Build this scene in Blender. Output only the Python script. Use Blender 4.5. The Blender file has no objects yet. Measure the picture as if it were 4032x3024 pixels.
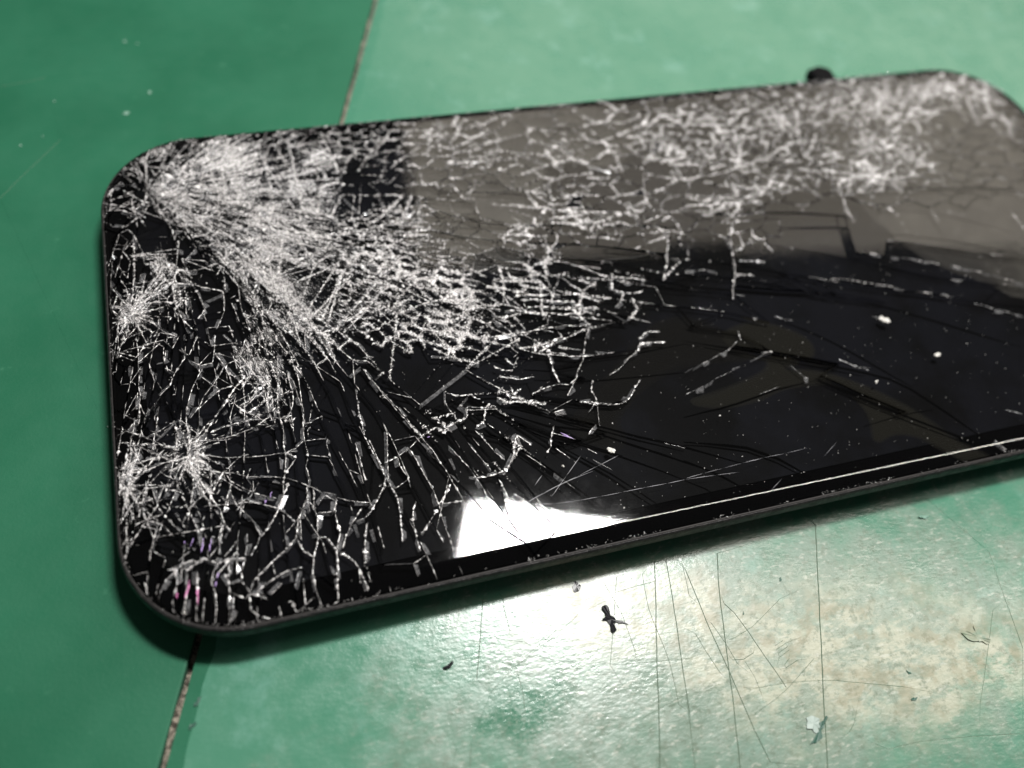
import bpy, math, random
import numpy as np
from mathutils import Vector, Matrix
from mathutils.geometry import delaunay_2d_cdt

# ------------------------------------------------------------------ basics
# all building is done in millimetres: x along the phone, y across it, z up
# from the surface of its glass; M() turns that into metres with the bench top at 0.
LIFT = 8.2
def M(P):
    P = np.asarray(P, float).reshape(-1, 3)
    return np.stack([P[:, 0], P[:, 1], P[:, 2]+LIFT], 1)*0.001
rng = np.random.default_rng(7)
random.seed(7)
sc = bpy.context.scene
col = sc.collection

# ------------------------------------------------------------------ camera
CAM = np.array([20.4959, -30.312, 91.2068])
RV = np.array([0.5442, -0.1941, -0.2313])
FPX = 3400.0
def rod(v):
    t = np.linalg.norm(v); k = v/t
    K = np.array([[0, -k[2], k[1]], [k[2], 0, -k[0]], [-k[1], k[0], 0]])
    return np.eye(3)+np.sin(t)*K+(1-np.cos(t))*K@K
ROT = rod(RV)
def at4(x, y, z=0.0):
    """point on the level plane z (mm) seen at photo position x, y (4032 wide)"""
    x = np.asarray(x, float); y = np.asarray(y, float)
    d = np.stack([(x-2016)/FPX, -(y-1512)/FPX, -np.ones_like(x)], -1)@ROT.T
    t = (z-CAM[2])/d[..., 2]
    return (CAM+d*t[..., None])[..., :2]
S = 4032/2212
def at(x, y, z=0.0):
    return at4(np.asarray(x, float)*S, np.asarray(y, float)*S, z)
def to_px(X, Y, Z=0.0):
    """back from the plane to photo position (2212 wide), for reading the traced density"""
    P = np.stack([np.asarray(X, float), np.asarray(Y, float), np.zeros_like(np.asarray(X, float))+Z], -1)-CAM
    c = P@ROT
    return (2016+FPX*c[..., 0]/-c[..., 2])/S, (1512-FPX*c[..., 1]/-c[..., 2])/S
cd = bpy.data.cameras.new('camera'); cam = bpy.data.objects.new('camera', cd); col.objects.link(cam)
cd.sensor_width = 36; cd.lens = FPX/4032*36; cd.clip_start = 0.005; cd.clip_end = 20
mw = Matrix.Identity(4)
for i in range(3):
    for j in range(3): mw[i][j] = ROT[i, j]
mw.translation = Vector(M(CAM)[0]); cam.matrix_world = mw
fp = np.append(at(900, 930), 0)-CAM
cd.dof.use_dof = True; cd.dof.focus_distance = float(fp@(-ROT[:, 2]))*0.001; cd.dof.aperture_fstop = 12.0
sc.camera = cam

# ------------------------------------------------------------------ light
w = bpy.data.worlds.new('World'); sc.world = w; w.use_nodes = True
w.node_tree.nodes['Background'].inputs[0].default_value = (1.0, 0.98, 0.96, 1)
w.node_tree.nodes['Background'].inputs[1].default_value = 0.07
def area(name, loc, target, sx, sy, radiance, color, xdir=None):
    l = bpy.data.lights.new(name, 'AREA'); l.shape = 'RECTANGLE'; l.size = sx; l.size_y = sy
    l.energy = radiance*math.pi*sx*sy; l.color = color
    o = bpy.data.objects.new(name, l); col.objects.link(o)
    loc = Vector(loc); z = (loc-Vector(target)).normalized()
    x = Vector(xdir or (1, 0, 0)); x = (x-z*x.dot(z)).normalized(); y = z.cross(x)
    m = Matrix((x, y, z)).transposed().to_4x4(); m.translation = loc; o.matrix_world = m
    return o
A = np.array([182, 100, 350.]); B = np.array([420, 0, 350.])
area('desk_lamp', M([137, 121, 350])[0], M([60, 20, 0])[0], 0.088, 0.036, 190.0, (1.0, 0.985, 0.96), Vector((B-A)*0.001))
area('tube_lamp', M((A+B)/2)[0], M([110, 0, -6])[0], 0.26, 0.020, 23.0, (1.0, 0.96, 0.86), Vector((B-A)*0.001))
area('ceiling_panel', (1.27, 1.42, 1.1), (1.27, 1.42, 0), 1.87, 1.2, 1.75, (1.0, 0.895, 0.75), (1, -0.12, 0))
vs = sc.view_settings; sc.display_settings.display_device = 'sRGB'
vs.view_transform = 'Standard'; vs.look = 'None'; vs.exposure = 0.0; vs.gamma = 1.0; vs.use_curve_mapping = False

# ------------------------------------------------------------------ materials
def new_mat(name):
    m = bpy.data.materials.new(name); m.use_nodes = True
    return m, m.node_tree, m.node_tree.nodes['Principled BSDF']
def simple(name, colr, rough, spec=0.5, **kw):
    m, nt, b = new_mat(name)
    b.inputs['Base Color'].default_value = (*colr, 1); b.inputs['Roughness'].default_value = rough
    b.inputs['Specular IOR Level'].default_value = spec
    for k, v in kw.items(): b.inputs[k.replace('_', ' ')].default_value = v
    return m
class NB:
    """small node builder; every texture reads object space in millimetres"""
    def __init__(s, nt):
        s.nt = nt; tc = nt.nodes.new('ShaderNodeTexCoord'); mp = nt.nodes.new('ShaderNodeMapping')
        mp.inputs['Scale'].default_value = (1000, 1000, 1000); nt.links.new(tc.outputs['Object'], mp.inputs[0]); s.co = mp.outputs[0]
    def link(s, a, b): s.nt.links.new(a, b)
    def noise(s, scale, detail=4, rough=0.55, stretch=None, rot=0, dist=0):
        n = s.nt.nodes.new('ShaderNodeTexNoise'); n.inputs['Scale'].default_value = scale
        n.inputs['Detail'].default_value = detail; n.inputs['Roughness'].default_value = rough; n.inputs['Distortion'].default_value = dist
        src = s.co
        if stretch:
            mp = s.nt.nodes.new('ShaderNodeMapping'); mp.inputs['Scale'].default_value = stretch; mp.inputs['Rotation'].default_value = (0, 0, rot)
            s.link(src, mp.inputs[0]); src = mp.outputs[0]
        s.link(src, n.inputs['Vector']); return n.outputs['Fac']
    def math(s, op, a, b=None, c=None, clamp=False):
        n = s.nt.nodes.new('ShaderNodeMath'); n.operation = op; n.use_clamp = clamp
        for i, v in enumerate((a, b, c)):
            if v is None: continue
            if isinstance(v, (int, float)): n.inputs[i].default_value = v
            else: s.link(v, n.inputs[i])
        return n.outputs[0]
    def ramp(s, f, a, b, lo=0.0, hi=1.0):
        n = s.nt.nodes.new('ShaderNodeMapRange'); n.interpolation_type = 'SMOOTHSTEP'
        n.inputs[1].default_value = a; n.inputs[2].default_value = b; n.inputs[3].default_value = lo; n.inputs[4].default_value = hi
        s.link(f, n.inputs[0]); return n.outputs[0]
    def mix(s, f, a, b):
        n = s.nt.nodes.new('ShaderNodeMix'); n.data_type = 'RGBA'
        if isinstance(f, (int, float)): n.inputs[0].default_value = f
        else: s.link(f, n.inputs[0])
        for i, v in ((6, a), (7, b)):
            if isinstance(v, tuple): n.inputs[i].default_value = (*v, 1)
            else: s.link(v, n.inputs[i])
        return n.outputs[2]
    def spot(s, x, y, r, ry=None, edge=None):
        """1 near (x, y) falling to 0 at radius r, outline broken up by noise"""
        mp = s.nt.nodes.new('ShaderNodeMapping'); mp.inputs['Location'].default_value = (-x/r, -y/(ry or r), 0)
        mp.inputs['Scale'].default_value = (1/r, 1/(ry or r), 0); s.link(s.co, mp.inputs[0])
        v = s.nt.nodes.new('ShaderNodeVectorMath'); v.operation = 'LENGTH'; s.link(mp.outputs[0], v.inputs[0])
        d = v.outputs['Value']
        if edge is not None: d = s.math('ADD', d, s.math('MULTIPLY', s.math('SUBTRACT', edge, 0.5), 1.6))
        return s.ramp(d, 1.15, 0.3)
    def bump(s, b, h, strength, dist):
        n = s.nt.nodes.new('ShaderNodeBump'); n.inputs['Strength'].default_value = strength; n.inputs['Distance'].default_value = dist
        s.link(h, n.inputs['Height']); s.link(n.outputs[0], b.inputs['Normal']); return n

ZM = -6.0                                                # top of the mats
def mat_surface(name, right):
    m, nt, b = new_mat(name); n = NB(nt)
    big = n.noise(0.05, 3); mid = n.noise(0.35, 4); fine = n.noise(2.6, 3, 0.6); leather = n.noise(1.5, 3, 0.6, (0.75, 1.5, 1), 0.2)
    if right:
        base = n.mix(n.ramp(big, 0.35, 0.65), (0.052, 0.210, 0.132), (0.074, 0.235, 0.152))  # paler than the left mat: reflected sheen put into the green
        edge = n.noise(0.16, 6, 0.6)
        wear = n.math('MULTIPLY', n.ramp(edge, 0.42, 0.62), 0.75)
        zone = None; mott = n.noise(0.9, 5, 0.7); mott2 = n.noise(0.33, 6, 0.7, (0.7, 1.3, 1), 0.4)
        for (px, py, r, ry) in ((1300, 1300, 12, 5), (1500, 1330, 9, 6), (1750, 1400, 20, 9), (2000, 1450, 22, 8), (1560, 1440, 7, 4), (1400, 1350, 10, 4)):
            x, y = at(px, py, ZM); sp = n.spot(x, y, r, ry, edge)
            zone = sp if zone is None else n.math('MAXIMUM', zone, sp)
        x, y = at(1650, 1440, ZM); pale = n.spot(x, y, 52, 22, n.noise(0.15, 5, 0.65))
        base = n.mix(n.math('MULTIPLY', pale, 0.85), base, (0.215, 0.275, 0.225))  # grey of wear and of reflected light, both in the base colour
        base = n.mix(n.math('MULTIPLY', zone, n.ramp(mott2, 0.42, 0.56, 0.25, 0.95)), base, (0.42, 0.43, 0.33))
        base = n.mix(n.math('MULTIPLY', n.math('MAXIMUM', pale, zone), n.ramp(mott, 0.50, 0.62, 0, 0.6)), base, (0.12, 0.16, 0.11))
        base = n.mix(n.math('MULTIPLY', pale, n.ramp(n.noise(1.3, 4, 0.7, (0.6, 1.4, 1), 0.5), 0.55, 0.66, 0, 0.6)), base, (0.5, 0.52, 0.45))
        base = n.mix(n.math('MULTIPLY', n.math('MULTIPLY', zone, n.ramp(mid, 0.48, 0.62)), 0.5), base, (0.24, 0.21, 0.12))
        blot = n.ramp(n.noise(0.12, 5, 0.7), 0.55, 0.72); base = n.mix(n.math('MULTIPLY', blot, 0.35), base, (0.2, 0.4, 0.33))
        x, y = at(1130, 1535, ZM); clean = n.spot(x, y, 6.0, 4.0, n.noise(0.5, 5, 0.7))
        base = n.mix(n.math('MULTIPLY', clean, n.ramp(fine, 0.35, 0.6, 0.35, 0.95)), base, (0.04, 0.17, 0.10))
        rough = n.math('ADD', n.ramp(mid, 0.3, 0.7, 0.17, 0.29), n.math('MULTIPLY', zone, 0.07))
        rough = n.math('SUBTRACT', rough, n.math('MULTIPLY', clean, 0.04))
        h = n.math('ADD', n.math('MULTIPLY', leather, 0.8), n.math('MULTIPLY', n.math('ADD', fine, mid), 0.35))
        n.bump(b, h, 0.36, 0.00009)
        b.inputs['Specular IOR Level'].default_value = 0.55
    else:
        base = n.mix(n.ramp(big, 0.3, 0.7), (0.017, 0.118, 0.062), (0.026, 0.145, 0.08))
        sp = n.ramp(n.noise(0.3, 5, 0.7), 0.62, 0.8)
        base = n.mix(n.math('MULTIPLY', sp, 0.25), base, (0.12, 0.35, 0.22))
        rough = n.ramp(mid, 0.3, 0.7, 0.42, 0.55); n.bump(b, n.math('ADD', leather, fine), 0.25, 0.0001)
        b.inputs['Specular IOR Level'].default_value = 0.2
    n.link(base, b.inputs['Base Color']); n.link(rough, b.inputs['Roughness'])
    return m
m_matR = mat_surface('worn_sheen_green_rubber', True)
m_matL = mat_surface('green_rubber', False)
m_cut = simple('cut_face', (0.15, 0.21, 0.15), 0.7, 0.2)  # greyer green on the faces of the cuts
m_matcore = simple('mat_core', (0.03, 0.12, 0.07), 0.8)
m, nt, b = new_mat('bench_grit'); n = NB(nt)
n.link(n.mix(n.ramp(n.noise(1.6, 4, 0.7), 0.42, 0.6), (0.05, 0.04, 0.03), (0.36, 0.31, 0.25)), b.inputs['Base Color']); b.inputs['Roughness'].default_value = 0.9
n.bump(b, n.noise(2.0, 4), 0.8, 0.0003); m_grit = m
m_crumb = simple('grit_crumb', (0.42, 0.38, 0.31), 0.8)
m, nt, b = new_mat('black_frame'); n = NB(nt)
n.link(n.mix(n.ramp(n.noise(1.1, 5, 0.7), 0.45, 0.75), (0.008, 0.007, 0.008), (0.040, 0.035, 0.034)), b.inputs['Base Color'])
n.link(n.ramp(n.noise(0.9, 4), 0.3, 0.7, 0.38, 0.6), b.inputs['Roughness']); n.bump(b, n.math('ADD', n.noise(3.0, 4), n.noise(0.7, 3)), 0.6, 0.00018); m_frame = m
m_under = simple('black_backing', (0.008, 0.008, 0.009), 0.6)
m_lip = simple('highlight_lip', (0.045, 0.041, 0.04), 0.5, 0.2)  # thin highlight at the glass joint put into the colour
m_border = simple('black_border_print', (0.001, 0.001, 0.0012), 0.6, 0.0)
m, nt, b = new_mat('dead_display'); n = NB(nt)
base = n.mix(n.ramp(n.noise(0.07, 4, 0.6), 0.4, 0.65), (0.0025, 0.0024, 0.0025), (0.0058, 0.0060, 0.0080))
n.link(base, b.inputs['Base Color']); b.inputs['Roughness'].default_value = 0.5; b.inputs['Specular IOR Level'].default_value = 0.02; m_disp = m
m, nt, b = new_mat('painted_reflection_and_film'); n = NB(nt)  # grey-brown room reflection put in as the colour of a sheet
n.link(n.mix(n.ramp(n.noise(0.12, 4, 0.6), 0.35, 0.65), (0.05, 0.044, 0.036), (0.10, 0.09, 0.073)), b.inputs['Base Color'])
b.inputs['Roughness'].default_value = 0.5; b.inputs['Alpha'].default_value = 0.32; m_refl = m
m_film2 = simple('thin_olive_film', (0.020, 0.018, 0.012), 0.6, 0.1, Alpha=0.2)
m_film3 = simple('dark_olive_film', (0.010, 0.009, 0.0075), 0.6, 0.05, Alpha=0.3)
m_tab = simple('matt_black_tab', (0.004, 0.004, 0.0045), 0.8, 0.1)
m_black = simple('crack_shade_strip', (0.0008, 0.0008, 0.0008), 0.9, 0.0)  # flat black painted under the gaps in place of their shade
# glass pane: clear to what lies under it, mirror-like on top
m = bpy.data.materials.new('broken_glass'); m.use_nodes = True; nt = m.node_tree; nt.nodes.clear(); n = NB(nt)
out = nt.nodes.new('ShaderNodeOutputMaterial'); tr = nt.nodes.new('ShaderNodeBsdfTransparent'); gl = nt.nodes.new('ShaderNodeBsdfGlossy')
fr = nt.nodes.new('ShaderNodeFresnel'); mx = nt.nodes.new('ShaderNodeMixShader'); fr.inputs['IOR'].default_value = 1.52
tr.inputs[0].default_value = (0.86, 0.87, 0.88, 1)
n.link(n.ramp(n.noise(0.5, 4, 0.6), 0.4, 0.75, 0.035, 0.05), gl.inputs['Roughness'])
nb = nt.nodes.new('ShaderNodeBump'); nb.inputs['Strength'].default_value = 0.07; nb.inputs['Distance'].default_value = 0.00004
n.link(n.noise(0.35, 3, 0.6), nb.inputs['Height']); n.link(nb.outputs[0], gl.inputs['Normal']); n.link(nb.outputs[0], fr.inputs['Normal'])
n.link(fr.outputs[0], mx.inputs[0]); n.link(tr.outputs[0], mx.inputs[1]); n.link(gl.outputs[0], mx.inputs[2]); n.link(mx.outputs[0], out.inputs[0])
m_glass = m
def frosted(name, colr, alpha):
    m = bpy.data.materials.new(name); m.use_nodes = True; nt = m.node_tree; b = nt.nodes['Principled BSDF']; n = NB(nt)
    f = n.ramp(n.noise(2.2, 3, 0.7), 0.35, 0.65)
    n.link(n.mix(f, tuple(c*0.5 for c in colr), colr), b.inputs['Base Color'])
    b.inputs['Roughness'].default_value = 0.12; b.inputs['Specular IOR Level'].default_value = 0.9
    n.link(n.ramp(f, 0, 1, alpha*0.55, alpha), b.inputs['Alpha'])
    return m
m_crack = frosted('fracture_face', (0.84, 0.80, 0.79), 0.9)
m_powder = frosted('crushed_glass', (0.66, 0.63, 0.62), 0.72)
m_glint = simple('painted_glint', (0.93, 0.90, 0.89), 0.1, 1.0)  # lamp glints put into the colour as near-white facets
m_dim = frosted('dim_facet', (0.36, 0.35, 0.345), 0.6)  # grey copy for facets painted without a glint
m_slant = frosted('slanted_fracture', (0.62, 0.60, 0.60), 0.38)
m_pink = simple('pink_glint', (0.75, 0.22, 0.5), 0.3)
m_violet = simple('violet_glint', (0.42, 0.28, 0.62), 0.3)
m_dust = simple('dust', (0.6, 0.58, 0.56), 0.6)
m_speck = simple('pale_speck', (0.22, 0.38, 0.30), 0.5)
m_chip = simple('white_chip', (0.7, 0.68, 0.64), 0.35)
m_flap = simple('torn_rubber', (0.36, 0.44, 0.40), 0.4)
m_flake = simple('black_flake', (0.012, 0.013, 0.016), 0.35)
m_smudge = simple('dark_green_scrap', (0.03, 0.10, 0.07), 0.5)
m_hair = simple('scratch_in_glass', (0.42, 0.41, 0.44), 0.4)

# ------------------------------------------------------------------ object helpers
def mesh_obj(name, V, F, mat, parent=None, smooth=False, mats=None, fmat=None):
    me = bpy.data.meshes.new(name); V = M(V)
    if parent is not None: V = V-np.array(parent.location)
    me.from_pydata(V.tolist(), [], [list(map(int, f)) for f in F])
    for mm in (mats or [mat]): me.materials.append(mm)
    if fmat is not None: me.polygons.foreach_set('material_index', np.asarray(fmat, np.int32))
    if smooth: me.polygons.foreach_set('use_smooth', np.ones(len(me.polygons), bool))
    me.update(); o = bpy.data.objects.new(name, me); col.objects.link(o)
    if parent is not None: o.parent = parent
    return o
def tri_obj(name, V, T, mat, parent=None, mats=None, fmat=None):
    """big triangle soup through numpy"""
    me = bpy.data.meshes.new(name); V = M(V)
    if parent is not None: V = V-np.array(parent.location)
    T = np.asarray(T, np.int32)
    me.vertices.add(len(V)); me.vertices.foreach_set('co', V.astype(np.float32).ravel())
    me.loops.add(len(T)*3); me.loops.foreach_set('vertex_index', T.ravel())
    me.polygons.add(len(T)); me.polygons.foreach_set('loop_start', np.arange(0, len(T)*3, 3, dtype=np.int32))
    for mm in (mats or [mat]): me.materials.append(mm)
    if fmat is not None: me.polygons.foreach_set('material_index', np.asarray(fmat, np.int32))
    me.update(calc_edges=True); me.validate()
    o = bpy.data.objects.new(name, me); col.objects.link(o)
    if parent is not None: o.parent = parent
    return o
def empty(name, loc_mm, label, cat, group=None):
    o = bpy.data.objects.new(name, None); o.empty_display_size = 0.01; col.objects.link(o)
    o.location = M(loc_mm)[0]; o['label'] = label; o['category'] = cat
    if group: o['group'] = group
    return o
def tag(o, label, cat, group=None):
    o['label'] = label; o['category'] = cat
    if group: o['group'] = group
    return o

# value noise on the plane
_perm = rng.random((64, 64))
def vnoise(x, y, sc_=1.0):
    x = np.asarray(x, float)*sc_+100; y = np.asarray(y, float)*sc_+100
    xi = np.floor(x).astype(int); yi = np.floor(y).astype(int); fx = x-xi; fy = y-yi
    fx = fx*fx*(3-2*fx); fy = fy*fy*(3-2*fy)
    g = lambda a, b: _perm[a % 64, b % 64]
    return (g(xi, yi)*(1-fx)+g(xi+1, yi)*fx)*(1-fy)+(g(xi, yi+1)*(1-fx)+g(xi+1, yi+1)*fx)*fy
def fbm(x, y, s0=1.0):
    return (vnoise(x, y, s0)*4+vnoise(x+17, y+5, s0*2.1)*2+vnoise(x+3, y+31, s0*4.3))/7

# ------------------------------------------------------------------ phone outline
L, H, RC = 152.6, 73.0, 12.6
def rrect(inset, nseg=22):
    r = max(RC-inset, 0.5); pts = []
    for cx, cy, a0 in ((L-RC, H-RC, 0), (RC, H-RC, 90), (RC, RC, 180), (L-RC, RC, 270)):
        for k in range(nseg+1):
            a = math.radians(a0+90*k/nseg); pts.append((cx+r*math.cos(a), cy+r*math.sin(a)))
    return np.array(pts)
def inset_of(x, y):
    """how far inside the outline (negative outside)"""
    x = np.asarray(x, float); y = np.asarray(y, float)
    dx = np.maximum(np.maximum(RC-x, x-(L-RC)), 0); dy = np.maximum(np.maximum(RC-y, y-(H-RC)), 0)
    corner = RC-np.hypot(dx, dy)
    side = np.minimum(np.minimum(x, L-x), np.minimum(y, H-y))
    return np.where((dx > 0) & (dy > 0), corner, side)
RB = 2.1                                                  # width of the rounded glass edge
def zsurf(x, y):
    d = np.clip(inset_of(x, y), 0, RB); t = 1-d/RB
    return -0.52*t**2.05
def nsurf(x, y):
    e = 0.02
    gx = (zsurf(x+e, y)-zsurf(x-e, y))/(2*e); gy = (zsurf(x, y+e)-zsurf(x, y-e))/(2*e)
    n_ = np.stack([-gx, -gy, np.ones_like(gx)], -1); return n_/np.linalg.norm(n_, axis=-1, keepdims=True)

# ------------------------------------------------------------------ traced cracks
def T(ox, oy, s, pts): return [(ox+x*s, oy+y*s) for x, y in pts]
TR = []            # (kind, width, polyline in 4032 px); kind w = white, k = dark gap only, s = surface scratch
def add(ox, oy, s, items):
    for it in items: TR.append((it[0], it[1], T(ox, oy, s, it[2])))
add(380, 480, .4973, [
 ('w',3,[(390,330),(400,540),(380,640),(290,700)]),('w',2,[(240,400),(380,470)]),('w',2,[(210,540),(300,590),(380,640)]),('w',4,[(80,580),(130,520),(200,470)]),
 ('w',2,[(690,1110),(790,1000)]),('w',3,[(430,1110),(640,1170),(800,1170),(960,1120)]),('w',3,[(90,690),(200,700),(330,740),(390,830)]),
 ('w',2,[(100,640),(250,680),(390,760)]),('w',2,[(90,790),(130,830),(230,830),(330,750)]),('w',2,[(190,880),(250,850),(330,960),(380,1130)]),
 ('w',1,[(120,1100),(110,1300)]),('w',4,[(290,940),(300,1100),(290,1300),(270,1500)]),('w',2,[(120,1000),(200,1010),(260,1090)]),
 ('w',3,[(270,1500),(180,1390),(120,1310)]),('w',2,[(270,1500),(250,1380),(190,1250)]),('w',3,[(270,1500),(360,1360),(390,1200)]),('w',3,[(270,1500),(420,1300),(500,1200)]),
 ('w',5,[(270,1500),(430,1380),(590,1270)]),('w',5,[(300,1480),(440,1430),(620,1430)]),('w',3,[(270,1500),(450,1560)]),('w',2,[(270,1500),(500,1640),(640,1700)]),('w',2,[(270,1500),(350,1660),(400,1760)]),
 ('w',3,[(270,1500),(110,1440)]),('w',2,[(270,1500),(190,1660)]),('w',4,[(430,1110),(480,1200),(600,1280),(750,1280),(1000,1340)]),('w',4,[(600,1290),(620,1430),(680,1560),(760,1640)]),
 ('w',3,[(750,1280),(860,1480),(800,1560)]),('w',3,[(1000,1340),(1010,1500),(950,1640)]),('w',2,[(1000,1180),(1020,1330)]),('w',4,[(640,1170),(600,1280)]),
 ('w',3,[(110,560),(100,700)]),('w',3,[(540,1100),(700,1180),(760,1240)])])
add(380, 1200, .4973, [
 ('w',3,[(790,590),(720,800),(715,950),(740,1100),(720,1210)]),('w',6,[(1180,560),(1040,740),(940,890),(860,1010),(770,1100)]),
 ('w',3,[(900,1010),(1130,930),(1330,910),(1370,890),(1350,760),(1360,560),(1330,440)]),('w',2,[(800,1080),(1100,1030),(1250,970),(1330,910)]),
 ('w',3,[(720,1210),(540,1250),(400,1310),(340,1240),(240,1100)]),('w',4,[(400,1310),(230,1340),(180,1330)]),('w',4,[(720,1210),(780,1320),(890,1490),(950,1600)]),
 ('w',2,[(790,1190),(1000,1210),(1230,1205),(1500,1170),(1640,1080),(1830,1060)]),('w',2,[(780,1290),(1000,1330),(1290,1365),(1500,1370),(1600,1400),(1780,1480),(1900,1500)]),
 ('w',2,[(1050,1390),(1250,1490),(1430,1530)]),('w',3,[(1430,400),(1440,650),(1440,850),(1480,980),(1500,1200),(1490,1330),(1480,1500),(1440,1640)]),
 ('w',2,[(1580,480),(1640,850),(1650,1080),(1680,1200),(1670,1450),(1690,1640)]),('w',3,[(1000,240),(1110,360),(1200,480)]),('w',2,[(940,380),(1080,420),(1150,470)]),
 ('w',3,[(720,430),(820,480),(920,460),(930,380),(940,240)]),('w',3,[(830,570),(910,630),(980,670),(1080,640),(1050,560),(1010,480),(930,380)]),('w',2,[(1010,480),(910,650),(740,900)]),
 ('w',7,[(1340,620),(1210,760),(1140,800)]),('w',5,[(1060,760),(1100,790),(1200,860),(1390,720)]),('w',4,[(1200,480),(1260,560),(1340,620)]),('w',3,[(1510,520),(1560,760),(1500,900),(1370,890)]),
 ('w',4,[(1210,560),(1230,450),(1200,330),(1270,300),(1400,400)]),('w',3,[(980,670),(790,840)]),('w',2,[(790,590),(840,500),(820,480)]),('w',3,[(650,350),(730,400),(800,250)]),
 ('w',3,[(620,540),(580,640),(500,720)]),('w',4,[(540,500),(620,540),(700,420)]),('w',2,[(320,300),(330,470),(340,800),(330,950)]),('w',2,[(460,300),(530,330),(540,470)]),
 ('w',3,[(450,320),(500,220),(640,240)]),('w',2,[(240,1000),(330,900),(340,790)]),('w',3,[(1190,880),(1210,960)]),('w',2,[(1090,900),(1130,900)]),('w',4,[(1500,1170),(1580,1210),(1500,1330)]),
 ('w',3,[(1830,1060),(1820,1100),(1860,1230)]),('w',3,[(1100,1640),(1160,1560),(1300,1570)]),('w',4,[(1540,400),(1560,480),(1600,580)])])
add(380, 1900, .4973, [
 ('w',4,[(860,0),(900,100),(980,220),(1010,320),(975,400),(975,570)]),('w',2,[(1050,50),(1110,180),(1230,290),(1300,420),(1220,580)]),('w',5,[(1520,0),(1440,210),(1300,430)]),
 ('w',2,[(1110,180),(1180,130),(1300,170),(1430,200),(1570,310)]),('w',4,[(1680,100),(1600,290),(1580,440),(1400,620),(1250,770),(1210,880),(1220,1010),(1300,1060),(1390,1070)]),
 ('w',4,[(1580,440),(1640,540),(1720,590),(1760,430),(1830,440),(1900,530),(1910,640),(1915,940)]),('w',3,[(1720,590),(1740,860),(1780,970)]),('w',3,[(1690,150),(1750,260),(1750,390),(1760,430)]),
 ('w',3,[(1750,240),(1880,230),(1900,150),(1810,100),(1750,180)]),('w',3,[(1900,120),(1890,250),(1930,400),(1900,540)]),('w',4,[(1930,550),(2040,620),(2080,680),(2150,850)]),
 ('w',3,[(2100,200),(2010,350),(1950,520)]),('w',5,[(2140,320),(2135,640),(2100,690)]),('w',2,[(1900,120),(2050,150),(2180,160)]),
 ('w',3,[(640,700),(600,1020)]),('w',3,[(720,700),(680,1150)]),('w',3,[(800,700),(790,1140)]),('w',3,[(900,760),(940,860),(930,1130)]),('w',3,[(1050,600),(1050,1110),(1000,1150)]),
 ('w',2,[(1190,400),(1180,580),(1150,700),(1150,780),(1220,870)]),('w',3,[(1010,720),(1060,800),(1150,780)]),('w',2,[(480,940),(560,760),(640,690)]),
 ('w',7,[(560,690),(640,690),(680,640),(760,620)]),('w',7,[(700,700),(850,600),(960,640),(1060,600),(1180,600)]),('w',3,[(1250,880),(1450,730),(1530,690),(1640,670)]),
 ('w',2,[(1380,890),(1470,800)]),('w',2,[(1570,830),(1600,700)]),('w',4,[(1220,880),(1350,920)]),('w',4,[(1440,970),(1460,1050)]),('w',3,[(1500,950),(1550,940),(1580,1020)]),('w',2,[(1730,900),(1580,1020)]),
 ('w',3,[(1060,870),(1180,920),(1220,880)]),('w',3,[(1090,900),(1080,1000),(1060,1100)]),('w',2,[(2080,680),(2090,800)]),('w',3,[(740,540),(650,620)]),('w',2,[(350,960),(400,890),(380,780)]),
 ('w',2,[(220,600),(240,540),(230,330)]),('w',2,[(1860,960),(1915,930)])])
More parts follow.
